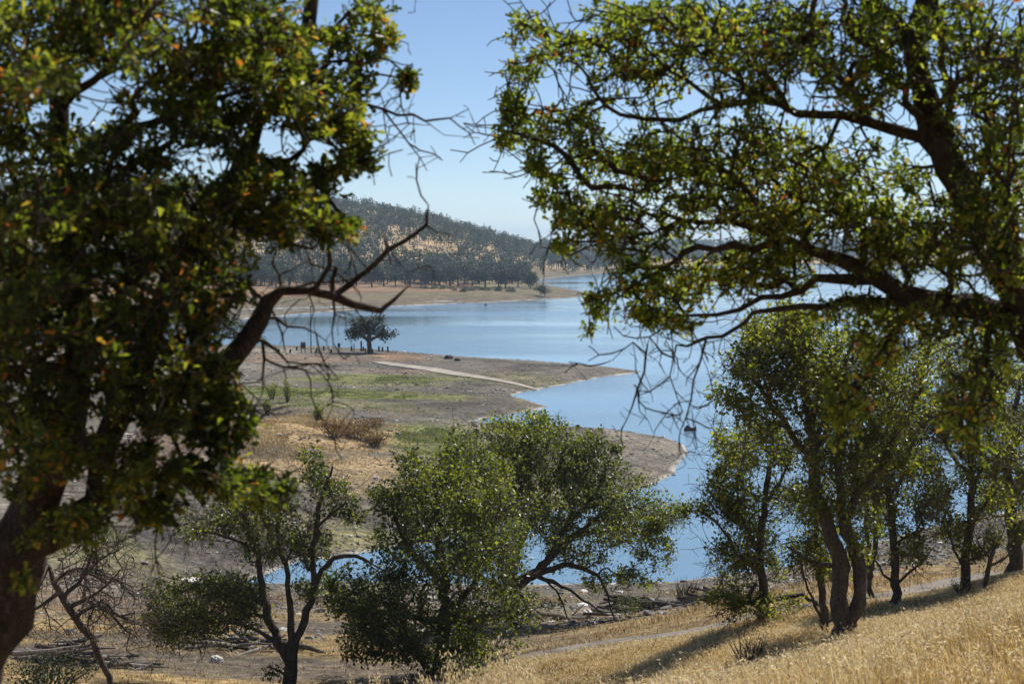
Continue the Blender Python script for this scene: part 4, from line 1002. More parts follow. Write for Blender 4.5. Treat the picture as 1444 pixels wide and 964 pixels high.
# shore tree with its own shape
def shore_oak(name, label, px, py, z, D, crown_blobs, stems, seed, leaf=.42, per=11):
    tr = Tree(seed); base = on(px, D) + np.array([0, 0, -.2])
    for i, st in enumerate(stems):
        q = [P(e[0], e[1], D) for e in st]; rr = [e[2] / 2 / F * D for e in st]
        if i == 0: q = [base] + q; rr = [rr[0] * 1.3] + rr
        tr.limb(q, rr, seg=.7, attfrom=.35)
    tr.grow(blobs(crown_blobs, tr.rnd, 7, .16, .9), seg=1.0, k=.2)
    tr.radii(.03, 2.3)
    root = empty(name, base, label, 'tree')
    link('trunk', tr.wood_mesh('trunk', M_BARK2, base), root)
    link('crown', tr.crown_mesh('crown', M_LEAF3, base, per, leaf, LT_MID, .35, special=0, extra=0), root)
shore_oak('oak_tree', 'lone round oak on the far side of the point beside the path', 521, 498, 1.5, 283,
  [(508,462,21,15,283,3,90),(530,460,20,14,283,3,70),(520,449,22,10,283,3,60),(546,470,11,8,283,2,34),(499,470,12,7,283,2,30),(535,473,16,5,283,2,22)],
  [[(521,490,7),(521,480,6),(520,468,4),(519,455,2.5)],[(521,484,5),(508,472,3),(500,465,2)],[(521,483,5),(533,474,3),(543,470,2)]], 301)
shore_oak('oak_tree', 'broad oak by the shore glimpsed behind the left oak trunk', 335, 498, 1.6, 279,
  [(320,462,26,16,279,4,90),(345,470,22,12,279,3,60),(290,466,18,12,279,3,44),(360,478,14,6,279,2,20)], [[(335,488,8),(333,478,6),(325,466,4)],[(334,484,5),(350,474,3)],[(334,482,4),(305,470,3)]], 302)

# individual oaks along the far shore, each with trunk and crown
protoV = []
for k in range(5):
    crown, mb = far_tree_mesh(400 + k, 12.5, 15, 1500, .85)
    cm = leaves_mesh('crown', crown[0], crown[1], crown[2], crown[3], LT_MID, frnd, M_LEAF3)
    lo = [i for f in mb.f for i in f]; to = [len(f) for f in mb.f]
    tm = mesh_np('trunk', np.array(mb.v), lo, to, M_BARK2, False)
    protoV.append((cm, tm))
fx = [312,333,352,371,392,408,430,446,468,489,505,524,541,560,577,592,611,633,648,668,688,702,716,731,742,356,402,455,512,566,622,675,725,382,478,598]
for i, px in enumerate(fx):
    front = i < 25
    D = (frnd.uniform(672, 700) if front else frnd.uniform(705, 745)); x = (px + frnd.uniform(-4, 4) - 722) / F * D
    z = H1(x, D)
    near = px < 600
    e = empty('shore_oak', (x, D, z), 'dark rounded oak in the front row along the far shore, below the wooded hill' if front else 'dark oak just behind the front row on the far shore', 'tree',
              'front row of oaks on the far shore' if front else 'second row of oaks on the far shore')
    s = frnd.uniform(.62, .95) * (1 if px > 560 else .92); e.scale = (s * frnd.uniform(.9, 1.15), s, s * frnd.uniform(.85, 1.1)); e.rotation_euler = (0, 0, frnd.uniform(0, 6.28))
    cm, tm = protoV[i % 5]
    link('trunk', tm, e); link('crown', cm, e)
e = empty('shore_oak', on(768, 600), 'little lone oak at the tip of the far spit', 'tree'); e.scale = (.38, .38, .36)
link('trunk', protoV[1][1], e); link('crown', protoV[1][0], e)
e = empty('shore_oak', on(748, 668), 'oak with visible trunk at the right end of the far shore row', 'tree'); e.scale = (.5, .5, .62)
link('trunk', protoV[2][1], e); link('crown', protoV[2][0], e)

# green bushes on the far shelf
bm_crown, _ = far_tree_mesh(470, 2.2, 3.4, 260, .4)
bm_crown = (bm_crown[0] * np.array([1, 1, .9]) - np.array([0, 0, .55]), *bm_crown[1:])
bush_me = leaves_mesh('far_bush', *bm_crown, LT_MID, frnd, M_BUSHG)
bush_me2 = leaves_mesh('far_bush_dark', *bm_crown, LT_MID, frnd, M_LEAF3)
for i, (px, D, s, dk) in enumerate([(654,618,1.25,1),(665,634,.9,0),(678,640,1.1,0),(684,640,1.0,0),(690,632,.8,0),(702,628,1.4,1),(719,620,1.3,1),(599,655,1.2,0),(612,655,1.0,0),(626,655,1.2,0),(636,655,1.,0),(757,640,1.2,0),(641,640,.8,0),(672,655,1.,0)]):
    o = link('far_bush', bush_me2 if dk else bush_me, None, on(px, D)); o.scale = (s, s, s); o.rotation_euler = (0, 0, i * 1.3)
    tag(o, 'dark rounded bush on the far shelf in front of the oaks' if dk else 'light green low bush on the far shelf below the oaks', 'bush', 'dark bushes on the far shelf' if dk else 'green bushes on the far shelf')

# hillside
def hill_points():
    pts = []
    cell = {}
    tries = 0
    while len(pts) < 4600 and tries < 90000:
        tries += 1
        px = frnd.uniform(-60, 905); D = frnd.uniform(700, 1420)
        x = (px - 722) / F * D
        d0 = np.interp(px, [-3000, 600, 740, 800, 860, 900], [700, 700, 735, 950, 1090, 1200])
        if D < d0 + 4: continue
        t = (D - d0) / (1250 - d0)
        n = float(fbm(x / 45 + 7, D / 70, 91, 3))
        keep = .9
        if .08 < t < .62: keep = .22 + 1.0 * sstep(.42, .52, n) if px < 640 else .75
        if px < 470: keep = keep * .7 + .25
        if px > 760 and t < .3: keep = .45 + .35 * (n > .5)
        if frnd.random() > keep: continue
        ci = (int(x // 4), int(D // 6))
        if any((ci[0] + a, ci[1] + b) in cell for a in (0,) for b in (0,)): continue
        cell[ci] = 1; pts.append((x, D, t))
    return np.array(pts)
hp = hill_points()
hp = hp[shore_sd(hp[:, 0], hp[:, 1]) > 6]
hz = height(hp[:, 0], hp[:, 1])
order = np.argsort(hp[:, 1] - 60 * frnd.random(len(hp)))
hill_me = []
for k in range(6):
    crown, mb = far_tree_mesh(500 + k, 7.5 + .6 * k, 6.5 + .4 * (k % 3), 330, .62, conical=(k == 5))
    cm = leaves_mesh('crown', crown[0], crown[1], crown[2], crown[3], LT_MID, frnd, M_LEAF3)
    tm = mesh_np('trunk', np.array(mb.v), [i for f in mb.f for i in f], [len(f) for f in mb.f], M_BARK2, False)
    hill_me.append((cm, tm))
NI = 255
for q in order[:NI]:
    o = link('hillside_oak', None, None, (hp[q, 0], hp[q, 1], hz[q] - .1)); cm, tm = hill_me[int(frnd.integers(0, 6))]
    link('trunk', tm, o); link('crown', cm, o)
    s = frnd.uniform(.55, 1.2); o.scale = (s, s, s * frnd.uniform(.85, 1.15)); o.rotation_euler = (0, 0, frnd.uniform(0, 6.28))
    tag(o, 'small dark oak low on the dry golden hillside across the lake', 'tree', 'oaks on the lower hillside across the lake')
# the rest of the wood as one mass
def woodland(name, X, Y, Z, label, hmin, hmax, nleaf, lsize):
    pos = []; dd = []; sz = []; tn = []
    for x, y, z in zip(X, Y, Z):
        h = frnd.uniform(hmin, hmax); w = h * frnd.uniform(.6, 1.0) ; con = frnd.random() < .35
        nl = nleaf; v = unit(frnd.normal(0, 1, (nl, 3))) * (frnd.random(nl) ** .45)[:, None]
        if con:
            w *= .55; c = np.stack([v[:, 0] * w * .5 * (1 - .5 * v[:, 2]), v[:, 1] * w * .5 * (1 - .5 * v[:, 2]), h * (.62 + v[:, 2] * .42)], 1)
        else:
            lob = frnd.normal(0, .22, (4, 3)) * np.array([w, w, h * .4]); li = frnd.integers(0, 4, nl)
            c = v * np.array([w * .33, w * .33, h * .24]) + lob[li] + np.array([0, 0, h * .64])
        pos.append(c + np.array([x, y, z])); dd.append(unit(v + frnd.normal(0, .6, (nl, 3)))); sz.append(lsize * frnd.uniform(.7, 1.3, nl)); tn.append(np.clip(frnd.normal(frnd.uniform(.25, .6), .15, nl), 0, 1))
        # trunk as a narrow pair of crossed slivers
        for a in (0, 1.57):
            k = 2; pos.append(np.array([[x, y, z - .3]] * k)); dd.append(np.array([[0.03 * math.cos(a + 3.14 * q), .03 * math.sin(a + 3.14 * q), 1.] for q in range(k)])); sz.append(np.full(k, h * .6)); tn.append(np.zeros(k))
    pos = np.concatenate(pos); dd = unit(np.concatenate(dd)); sz = np.concatenate(sz); tn = np.concatenate(tn)
    # slim the trunk slivers through a smaller side width: handled by template scale
    me = leaves_mesh(name, pos, dd, sz, tn, LT_MID, frnd, M_LEAF3)
    v = np.empty(len(me.vertices) * 3, np.float32); me.vertices.foreach_get('co', v); v = v.reshape(-1, 4, 3)
    tr_ = (sz > lsize * 2)
    mid = v[tr_].mean(1, keepdims=True)
    vv = v[tr_]; ax = (vv[:, 0:1] + vv[:, 2:3]) / 2
    for c_ in (1, 3): vv[:, c_] = ax[:, 0] + (vv[:, c_] - ax[:, 0]) * .09
    v[tr_] = vv; me.vertices.foreach_set('co', v.ravel()); me.update()
    o = link(name, me); tag(o, label, 'woodland', kind='stuff'); return o
rest = order[NI:]
woodland('woodland', hp[rest, 0], hp[rest, 1], hz[rest], 'dark oak and pine wood covering the upper hill across the lake', 4.5, 9.5, 70, 1.0)
# sparse woods on the far low hills
mx = []; 
while len(mx) < 1500:
    px = frnd.uniform(760, 1500); D = frnd.uniform(1560, 3000); x = (px - 722) / F * D
    if fbm(x / 160, D / 200, 95, 3) > .44: mx.append((x, D))
mx = np.array(mx)
woodland('far_woodland', mx[:, 0], mx[:, 1], height(mx[:, 0], mx[:, 1]), 'faint blue woods on the low hills beyond the lake at right', 7, 12, 26, 3.0)

# ------------------------------------------------------------------ grass
def blades(name, XY, hmin, hmax, wid, mat, label, head=.3, lean=.25, seed=1, headsize=.02, tint_fn=None):
    rnd = np.random.default_rng(seed); n = len(XY)
    z = height(XY[:, 0], XY[:, 1]) - .03
    base = np.stack([XY[:, 0], XY[:, 1], z], 1)
    patch = fbm(XY[:, 0] / 2.5, XY[:, 1] / 2.5, 33, 3); patch = np.clip((patch - .5) * 1.8 + .5, 0.05, 1)
    h = rnd.uniform(hmin, hmax, n) * (.45 + .7 * patch) * (.55 + .9 * fbm(XY[:, 0] / 7, XY[:, 1] / 5, 38, 2))
    if hmax > .5: h = h * (1 - .62 * sstep(27, 40, XY[:, 1]))
    az = rnd.uniform(0, 2 * math.pi, n); ln = np.abs(rnd.normal(0, lean, n)) * h
    wind = np.array([-.12, .02, 0])
    tipv = np.stack([np.cos(az) * ln, np.sin(az) * ln, h], 1) + wind * h[:, None]
    side = np.stack([-np.sin(az + rnd.normal(0, .8, n)), np.cos(az), np.zeros(n)], 1); side = unit(side) * (wid * rnd.uniform(.6, 1.4, n) / 2)[:, None]
    mid = tipv * np.array([.38, .38, .58])
    V = np.stack([base - side, base + side, base + mid + side * .8, base + mid - side * .8, base + tipv], 1)
    tint = np.clip(.42 + (fbm(XY[:, 0] / 1.6, XY[:, 1] / 1.6, 35, 3) - .5) * 2.2 + rnd.normal(0, .2, n), 0, 1)
    lp = np.arange(n)[:, None] * 5 + np.array([0, 1, 2, 3, 3, 2, 4])[None]; tot = np.tile([4, 3], n)
    Vs = [V.reshape(-1, 3)]; Ls = [lp.ravel()]; Ts = [tot]; tn = [np.repeat(tint, 5)]; nv = n * 5
    if head > 0:
        hs = np.where(rnd.random(n) < head)[0]; k = 5
        hi = np.repeat(hs, k); m = len(hi)
        t = rnd.uniform(.72, 1.04, m)[:, None]
        c = base[hi] + tipv[hi] * t + rnd.normal(0, .018, (m, 3))
        d = unit(np.stack([rnd.normal(0, .5, m), rnd.normal(0, .5, m), rnd.uniform(-1, .4, m)], 1)); s = unit(np.cross(d, rnd.normal(0, 1, (m, 3))))
        L_ = headsize * rnd.uniform(.7, 1.4, m)[:, None]
        Q = np.stack([c - d * L_, c + s * L_ * .32, c + d * L_, c - s * L_ * .32], 1)
        Vs.append(Q.reshape(-1, 3)); Ls.append((np.arange(m)[:, None] * 4 + np.arange(4)[None]).ravel() + nv); Ts.append(np.full(m, 4)); tn.append(np.repeat(np.clip(rnd.normal(.9, .1, m), 0, 1), 4))
    me = mesh_np(name, np.concatenate(Vs), np.concatenate(Ls), np.concatenate(Ts), mat, False, {'tint': np.concatenate(tn)})
    return tag(link(name, me), label, 'grass', kind='stuff')

road_pl = np.array([p[:2] for p in road_pts])
def road_d(XY):
    best = np.full(len(XY), 1e9)
    for a, b in zip(road_pl[:-1], road_pl[1:]):
        d = b - a; t = np.clip(((XY - a) @ d) / (d @ d), 0, 1); best = np.minimum(best, np.linalg.norm(XY - a - t[:, None] * d, axis=1))
    return best
def scatter(n, px0, px1, D0, D1, seed, power=1.):
    rnd = np.random.default_rng(seed)
    D = np.sqrt(rnd.random(n) * (D1 ** 2 - D0 ** 2) + D0 ** 2) if power == 1 else np.exp(rnd.uniform(math.log(D0), math.log(D1), n))
    px = rnd.uniform(px0, px1, n)
    return np.stack([(px - 722) / F * D, D], 1)
def road_side(XY):
    yr = np.interp(XY[:, 0], road_pl[:, 0], road_pl[:, 1]); return XY[:, 1] < yr - .9
g = scatter(300000, 560, 1540, 13, 60, 1)
g = g[road_side(g) & (road_d(g) > .4)]
pxg = 722 + F * g[:, 0] / g[:, 1]
# thinner on the left, where the slope drops towards the road
kp = np.random.default_rng(3).random(len(g)) < sstep(600, 800, pxg + (fbm(g[:, 0] / 3, g[:, 1] / 3, 44) - .5) * 260)
g = g[kp]
r_ = np.random.default_rng(12); gn = np.stack([r_.uniform(-9, 14, 22000), r_.uniform(-6, 13, 22000)], 1)
gn = gn[np.hypot(gn[:, 0], gn[:, 1]) > .9]; g = np.concatenate([g, gn])
blades('tall_dry_grass', g, .2, .51, .012, M_GRASS, 'tall golden wild oats covering the slope at bottom right', head=.28, seed=5, headsize=.022, lean=.45)
g2 = scatter(90000, -80, 1500, 36, 96, 2)
dens = fbm(g2[:, 0] / 5, g2[:, 1] / 4, 55, 3)
g2 = g2[(np.random.default_rng(4).random(len(g2)) < np.maximum(sstep(.42, .6, dens), .6 * (g2[:, 1] < 56))) & (road_d(g2) > .35) & (shore_sd(g2[:, 0], g2[:, 1]) > 9)]
blades('short_dry_grass', g2, .08, .28, .03, M_GRASS2, 'short dry grass in patches on the near bank', head=0, lean=.8, seed=6)
c = W(430, 600, 3.2)
rg = np.random.default_rng(9); g3 = np.stack([c[0] + rg.normal(0, 4.2, 26000), c[1] + rg.normal(0, 13, 26000)], 1)
g3 = g3[fbm(g3[:, 0] / 3, g3[:, 1] / 5, 57, 3) > .45]
blades('mound_grass', g3, .15, .4, .06, M_GRASS2, 'tan dry grass on the low mound at centre left', head=0, lean=.6, seed=7)

M_GREENG = straw('green_lake_grass', [(0,(.10,.13,.03)),(.5,(.17,.21,.045)),(1,(.30,.29,.10))], [(0,(.1,.14,.02)),(.5,(.2,.25,.04)),(1,(.35,.33,.1))], .3)
rg = np.random.default_rng(19); gg = []
for px, py, rx, ry, n_ in [(450,556,200,9,22000),(530,533,120,8,10000),(610,622,100,24,20000),(470,575,140,9,6000),(700,690,150,22,7000),(100,775,150,22,6000),(720,530,90,7,3000)]:
    c_ = W(px, py, 1.2); ax = rx / F * c_[1]; ay = c_[1] ** 2 / (F * (HC - 1.2)) * ry
    q = rg.normal(0, .45, (n_, 2)); gg.append(np.stack([c_[0] + q[:, 0] * ax, c_[1] + q[:, 1] * ay], 1))
gg = np.concatenate(gg); gg = gg[(fbm(gg[:, 0] / 2.5, gg[:, 1] / 5, 63, 3) > .47)]; gg = gg[shore_sd(gg[:, 0], gg[:, 1]) > 2]
blades('green_grass', gg, .06, .2, .07, M_GREENG, 'low green grass in bands on the drained lake bed', head=0, lean=.9, seed=8)
g5 = scatter(60000, -60, 1100, 90, 270, 25, 2); g5 = g5[(fbm(g5[:, 0] / 6, g5[:, 1] / 9, 66, 4) > .53)]; g5 = g5[shore_sd(g5[:, 0], g5[:, 1]) > 4]
blades('dry_tufts', g5, .05, .22, .06, M_GRASS2, 'sparse dry tufts over the grey-brown lake bed', head=0, lean=.9, seed=9)

# a few nearer oat plants poking in at the bottom centre
def oat_plant(px, D, topy, seed, label):
    rnd = np.random.default_rng(seed); base = on(px, D)
    H = P(px, topy, D)[2] - base[2]
    n = 14; V = []; Lp = []; T_ = []; tn = []; nv = 0
    for k in range(n):
        a = rnd.uniform(0, 6.28); e = np.array([math.cos(a) * rnd.uniform(.02, .22), math.sin(a) * rnd.uniform(.02, .22), H * rnd.uniform(.72, 1.0)])
        w = np.array([-math.sin(a), math.cos(a), 0]) * .003
        b = np.array([math.cos(a), math.sin(a), 0]) * .03
        m = (b + e) / 2 + np.array([0, 0, .1])
        V += [b - w - [0, 0, .05], b + w - [0, 0, .05], m + w, m - w, e]; Lp += [nv, nv+1, nv+2, nv+3, nv+3, nv+2, nv+4]; T_ += [4, 3]; tn += [.5] * 5; nv += 5
        for q in range(26):
            t = rnd.uniform(.78, 1.0); c = m * 0 + b * (1 - t) + e * t + rnd.normal(0, .03, 3); d = unit(np.array([rnd.normal(0, .4), rnd.normal(0, .4), -1.])); s = unit(np.cross(d, rnd.normal(0, 1, 3))); l = rnd.uniform(.012, .022)
            V += [c - d * l, c + s * l * .35, c + d * l, c - s * l * .35]; Lp += [nv, nv+1, nv+2, nv+3]; T_ += [4]; tn += [rnd.uniform(.8, 1)] * 4; nv += 4
    me = mesh_np('oat_plant', np.array(V), Lp, T_, M_GRASS, False, {'tint': tn})
    tag(link('oat_plant', me, None, base), label, 'plant', 'wild oats at the bottom edge')
for i, (px, D, ty) in enumerate([(522,15,938),(602,14,936),(640,13,915),(652,16,925),(700,13,905),(715,15,915),(735,14,925),(690,17,930),(585,16,950),(760,15,935),(500,14,955)]):
    oat_plant(px, D, ty, 600 + i, 'pale wild oat plant blurred at the bottom edge below the dense oak')
# pale fallen stalks in the grass
for i, pts in enumerate([[(1122,938),(1140,962)],[(1145,945),(1150,975)],[(1164,925),(1172,955)],[(1152,955),(1166,972)],[(1250,898),(1284,920)],[(1075,940),(1088,944)]]):
    D = 19.5; a = P(*pts[0], D); b = P(*pts[1], D - .5); mid = (a + b) / 2
    mb = MB(); mb.tube([a - mid, np.array([0, 0, .01]), b - mid], [.012, .011, .006], 6)
    o = mb.build('dry_stalk', M_GRASS, None, mid)
    me = o.data; at = me.attributes.new('tint', 'FLOAT', 'POINT'); at.data.foreach_set('value', np.full(len(me.vertices), 1., np.float32))
    tag(o, ['thick pale stalk leaning left, first of the bunch in gold grass','pale stalk standing in the middle of the bunch','upright pale stalk at the right of the bunch','short pale stalk low between the others of the bunch','long bleached stick slanting through gold grass right of the double oak','short pale stalk lying left of the bunch'][i], 'stalk')

# ------------------------------------------------------------------ stones
def rock_geo(rnd, sub=1):
    t = (1 + 5 ** .5) / 2
    v = np.array([(-1,t,0),(1,t,0),(-1,-t,0),(1,-t,0),(0,-1,t),(0,1,t),(0,-1,-t),(0,1,-t),(t,0,-1),(t,0,1),(-t,0,-1),(-t,0,1)], float)
    v /= np.linalg.norm(v[0])
    f = [(0,11,5),(0,5,1),(0,1,7),(0,7,10),(0,10,11),(1,5,9),(5,11,4),(11,10,2),(10,7,6),(7,1,8),(3,9,4),(3,4,2),(3,2,6),(3,6,8),(3,8,9),(4,9,5),(2,4,11),(6,2,10),(8,6,7),(9,8,1)]
    for _ in range(sub - 1):
        nv = list(v); cache = {}; nf = []
        def md(a, b):
            k = (min(a, b), max(a, b))
            if k not in cache: m = (nv[a] + nv[b]) / 2; cache[k] = len(nv); nv.append(m / np.linalg.norm(m))
            return cache[k]
        for a, b, c in f:
            x, y, z = md(a, b), md(b, c), md(c, a); nf += [(a, x, z), (b, y, x), (c, z, y), (x, y, z)]
        v = np.array(nv); f = nf
    v = v * rnd.uniform(.75, 1.2, (len(v), 1))
    return v, np.array(f)
def gravel():
    rnd = np.random.default_rng(15)
    XY = np.concatenate([scatter(16000, -60, 1500, 60, 300, 31, 2), scatter(12000, 100, 1000, 90, 300, 32, 1)])
    sd = shore_sd(XY[:, 0], XY[:, 1]); keep = (sd > .3) & (rnd.random(len(XY)) < .15 + .85 * sstep(.45, .65, fbm(XY[:, 0] / 8, XY[:, 1] / 12, 61, 3)))
    XY = XY[keep]
    # line of stones just at the water's edge
    line = []
    for w in POLYS[:1]:
        for a, b in zip(w, np.roll(w, -1, 0)):
            if max(a[1], b[1]) > 330 or abs(a[0]) > 120: continue
            Ls = np.linalg.norm(b - a)
            for q in range(int(Ls * 1.6)):
                line.append(a + (b - a) * rnd.random() + rnd.normal(0, .5, 2))
    XY = np.concatenate([XY, np.array(line)]); nl = len(line)
    z = height(XY[:, 0], XY[:, 1]); ok = z > -.15; lm = np.arange(len(XY)) >= len(XY) - nl
    XY, z, lm = XY[ok], z[ok], lm[ok]
    V = []; Fc = []; nv = 0; base = [rock_geo(rnd)[0] for _ in range(8)]; f = rock_geo(rnd)[1]
    s = np.clip(rnd.lognormal(-2.5, .5, len(XY)), .04, .3) * np.where(lm, .7, 1)
    B = np.array(base)[rnd.integers(0, 8, len(XY))]
    a = rnd.uniform(0, 6.28, len(XY)); ca, sa = np.cos(a)[:, None], np.sin(a)[:, None]
    X = B[..., 0] * ca - B[..., 1] * sa * 1.0; Y = B[..., 0] * sa + B[..., 1] * ca
    V = np.stack([X * s[:, None] * 1.2 + XY[:, 0:1], Y * s[:, None] + XY[:, 1:2], B[..., 2] * s[:, None] * .55 + z[:, None] + s[:, None] * .15], -1).reshape(-1, 3)
    Fl = (np.arange(len(XY))[:, None, None] * 12 + f[None]).reshape(-1)
    mi = np.repeat(np.where(lm, (rnd.random(len(XY)) < .3).astype(int), np.where(rnd.random(len(XY)) < .06, 1, np.where(rnd.random(len(XY)) < .35, 2, 0))), 20)
    me = mesh_np('gravel', V, Fl, np.full(len(XY) * 20, 3), [M_ROCK, M_WROCK, M_DROCK], False, None, mi)
    tag(link('gravel', me), 'loose grey stones strewn over the bare lake bed and along the waterline', 'stones', kind='stuff')
gravel()
def rock(label, loc, s, seed, mats, name='rock', squash=.7, cat='rock'):
    rnd = np.random.default_rng(seed); v, f = rock_geo(rnd, 3)
    v = v * (1 + .25 * (np.array([fbm(a * 1.5 + 9, b * 1.5 + c, seed) for a, b, c in v])[:, None] - .5))
    v = v * np.array([s[0], s[1], s[2]])
    me = mesh_np(name, v, f.ravel(), np.full(len(f), 3), mats, False)
    return tag(link(name, me, None, loc), label, cat)
rock('white boulder on the bank left of the driftwood heap', on(829, 70.5, .05), (.26, .22, .22), 5, M_WROCK, 'boulder')
rock('pale stone lying under the small open oak', on(300, 52, .05), (.2, .15, .16), 6, M_WROCK, 'boulder')
rock('pale flat rock slab on the bare slope above the inlet', on(265, 96, .05), (.9, .6, .15), 7, M_WROCK, 'boulder')
rock('small dark rock near the waterline behind the path', on(632, 272, .15), (.7, .5, .45), 8, M_DROCK, 'boulder')
rock('tiny dark rock right of the other one on the upper shore', on(645, 268, .1), (.5, .4, .3), 9, M_DROCK, 'boulder')
# islet rock: two pointed slabs rising from the water
g0 = W(973, 607)
e = empty('islet_rock', g0, 'dark two-pointed rock standing alone in the water off the spit', 'rock')
mb = MB()
mb.add([(-.72,-.3,-.4),(.1,-.45,-.4),(.72,-.25,-.4),(.72,.4,-.4),(-.6,.45,-.4),(-.66,-.2,.2),(-.32,-.05,.66),(.12,-.1,.3),(.5,0,.32),(.6,.05,.72),(.7,.1,.2),(-.1,.3,.35),(.62,.3,.15),(-.5,.3,.22)],
  [(0,1,7,6,5),(1,2,10,8,7),(8,10,9),(2,3,12,10),(3,4,13,11,12),(4,0,5,13),(5,6,13),(6,7,11),(6,11,13),(7,8,11),(8,9,12,11),(9,10,12)])
mb.build('rock_body', M_DROCK, e)
mb = MB(); mb.add([(-.6,-.33,.02),(-.1,-.40,.02),(-.2,-.28,.3),(-.33,-.2,.55),(-.55,-.28,.2)], [(0,1,2,3,4)]); mb.add([(-.6,-.20,.02),(-.1,-.2,.02),(-.2,-.1,.3),(-.33,-.1,.55),(-.55,-.15,.2)], [(4,3,2,1,0)])
mb.add([(-.6,-.33,.02),(-.1,-.40,.02),(-.2,-.28,.3),(-.33,-.2,.55),(-.55,-.28,.2),(-.6,-.20,.02),(-.1,-.2,.02),(-.2,-.1,.3),(-.33,-.1,.55),(-.55,-.15,.2)], [(1,0,5,6),(2,1,6,7),(3,2,7,8),(4,3,8,9),(0,4,9,5)])
mb.build('red_face', M_RROCK, e)

# ------------------------------------------------------------------ driftwood
def drift_heap(label, px, D, w, dep, h, n, seed, mat=M_DEADW):
    rnd = np.random.default_rng(seed); base = on(px, D)
    e = empty('driftwood_heap', base, label, 'driftwood')
    for k in range(n):
        u = rnd.normal(0, .28); x = u * w; y = rnd.normal(0, .25) * dep
        zg = H1(base[0] + x, base[1] + y) - base[2]
        top = h * max(.15, 1 - abs(u) * 1.6)
        l = rnd.uniform(.5, 2.2); a = rnd.normal(0, .6); tilt = rnd.normal(0, .22)
        d = np.array([math.cos(a) * math.cos(tilt), math.sin(a) * math.cos(tilt), math.sin(tilt)])
        c = np.array([x, y, zg + .04 + rnd.random() * top])
        r = rnd.uniform(.03, .09)
        mb = MB(); mb.tube([c - d * l / 2, c + rnd.normal(0, .04, 3), c + d * l / 2 + rnd.normal(0, .05, 3)], [r, r * .9, r * .45], 7)
        if rnd.random() < .5: b = c + d * l * .2; mb.tube([b, b + unit(d + rnd.normal(0, .8, 3)) * l * .3], [r * .5, r * .15], 5)
        mb.build('log', mat if rnd.random() < .6 else M_BARK2, e)
drift_heap('heap of grey driftwood logs on the bank under the wide oak', 893, 71, 3.4, 1.2, .75, 46, 1)
drift_heap('heap of grey driftwood at the left foot of the right-hand grove', 1003, 70, 1.8, 1., .5, 22, 2)
drift_heap('scattered bleached wood at the foot of the wide oak', 765, 68, 4.4, 1.4, .22, 26, 3)
drift_heap('brushwood heap with white sticks under the small open oak', 350, 56, 3.2, 1.4, .5, 34, 4)
drift_heap('grey brushwood heap behind the fallen dead tree', 110, 49, 3.0, 1.4, .7, 44, 5)

# ------------------------------------------------------------------ bollards, signs, pole on the point
def bollard(px, top, bot, lean, label, thin=.13, seed=0):
    D = 281 if top > 489 else 288
    base = on(px, D, -.2); h = (bot - top) / F * D + .25
    mb = MB(); mb.tube([(0, 0, 0), (lean * h * .5, 0, h * .5), (lean * h, 0, h)], [thin * 1.05, thin, thin], 8)
    o = mb.build('bollard', M_DARKW, None, base); tag(o, label, 'bollard', 'wooden posts along the shore road')
BL = [(303,497,502,0,'short post furthest left, beside the broad oak'),(314,497,502,0,'short post under the broad oak by the shore'),(372.5,496,501,-.35,'post leaning left, behind the hooked branch'),
 (391,496,501,.3,'post leaning right, left of the lamp pole group'),(408,495,500,.15,'slightly leaning post left of the information board'),(418,488,493,0,'post at the water side left of the information board'),(444,493,499,.3,'leaning post just right of the tall pole'),
 (456,487,493,0,'back post midway between tall pole and box on post'),(467,493,499,-.1,'stout post left of the box on a post'),(495,489,495,0,'post between the box and the lone oak'),(499,486,496,0,'thin stake left of the lone oak'),(509,482,496,0,'tallest post left of the lone oak trunk'),
 (512,488,494,0,'back post close to the tallest post'),(515,490,497,0,'post touching the left side of the lone oak trunk'),(525,491,497,0,'post just right of the lone oak trunk'),(534,489,496,0,'first post right of the lone oak'),(539,488,494,0,'second post right of the lone oak'),(546.5,489,496,0,'last post at the right end of the row')]
for i, (px, t, b, ln, lab) in enumerate(BL): bollard(px, t, b, ln, lab, .07 if 'thin' in lab else .15, i)
b = on(438, 281); h = 65 / F * 281
e = empty('lamp_pole', b, 'tall thin dark pole with a small head on the shore road', 'pole')
mb = MB(); mb.tube([(0,0,-.3),(0,0,h*.5),(0,0,h)], [.10,.08,.06], 8); mb.build('pole', M_METAL, e)
mb = MB(); mb.box((.12,0,h+.08), (.5,.3,.16)); mb.box((0,0,h-.02),(.2,.2,.1)); mb.build('lamp_head', M_METAL, e)
b = on(427, 281)
e = empty('information_board', b, 'dark information board on two legs beside the tall pole', 'sign')
for sx in (-.3, .3):
    mb = MB(); mb.tube([(sx,0,-.3),(sx,0,1.9)], [.06,.06], 6); mb.build('leg', M_DARKW, e)
mb = MB(); mb.box((0,-.08,1.25), (.82,.06,.95)); mb.build('board', M_SIGN, e)
mb = MB(); mb.box((.15,-.1,1.86), (.5,.1,.22)); mb.build('cap', M_WHITE, e)
b = on(477.5, 281)
e = empty('box_on_post', b, 'dark box mounted on a single post left of the lone oak', 'sign')
mb = MB(); mb.tube([(0,0,-.3),(0,0,1.1)], [.09,.09], 8); mb.build('post', M_DARKW, e)
mb = MB(); mb.box((0,0,1.35), (.42,.36,.56)); mb.box((0,0,1.66), (.5,.44,.05)); mb.build('box', M_METAL, e)
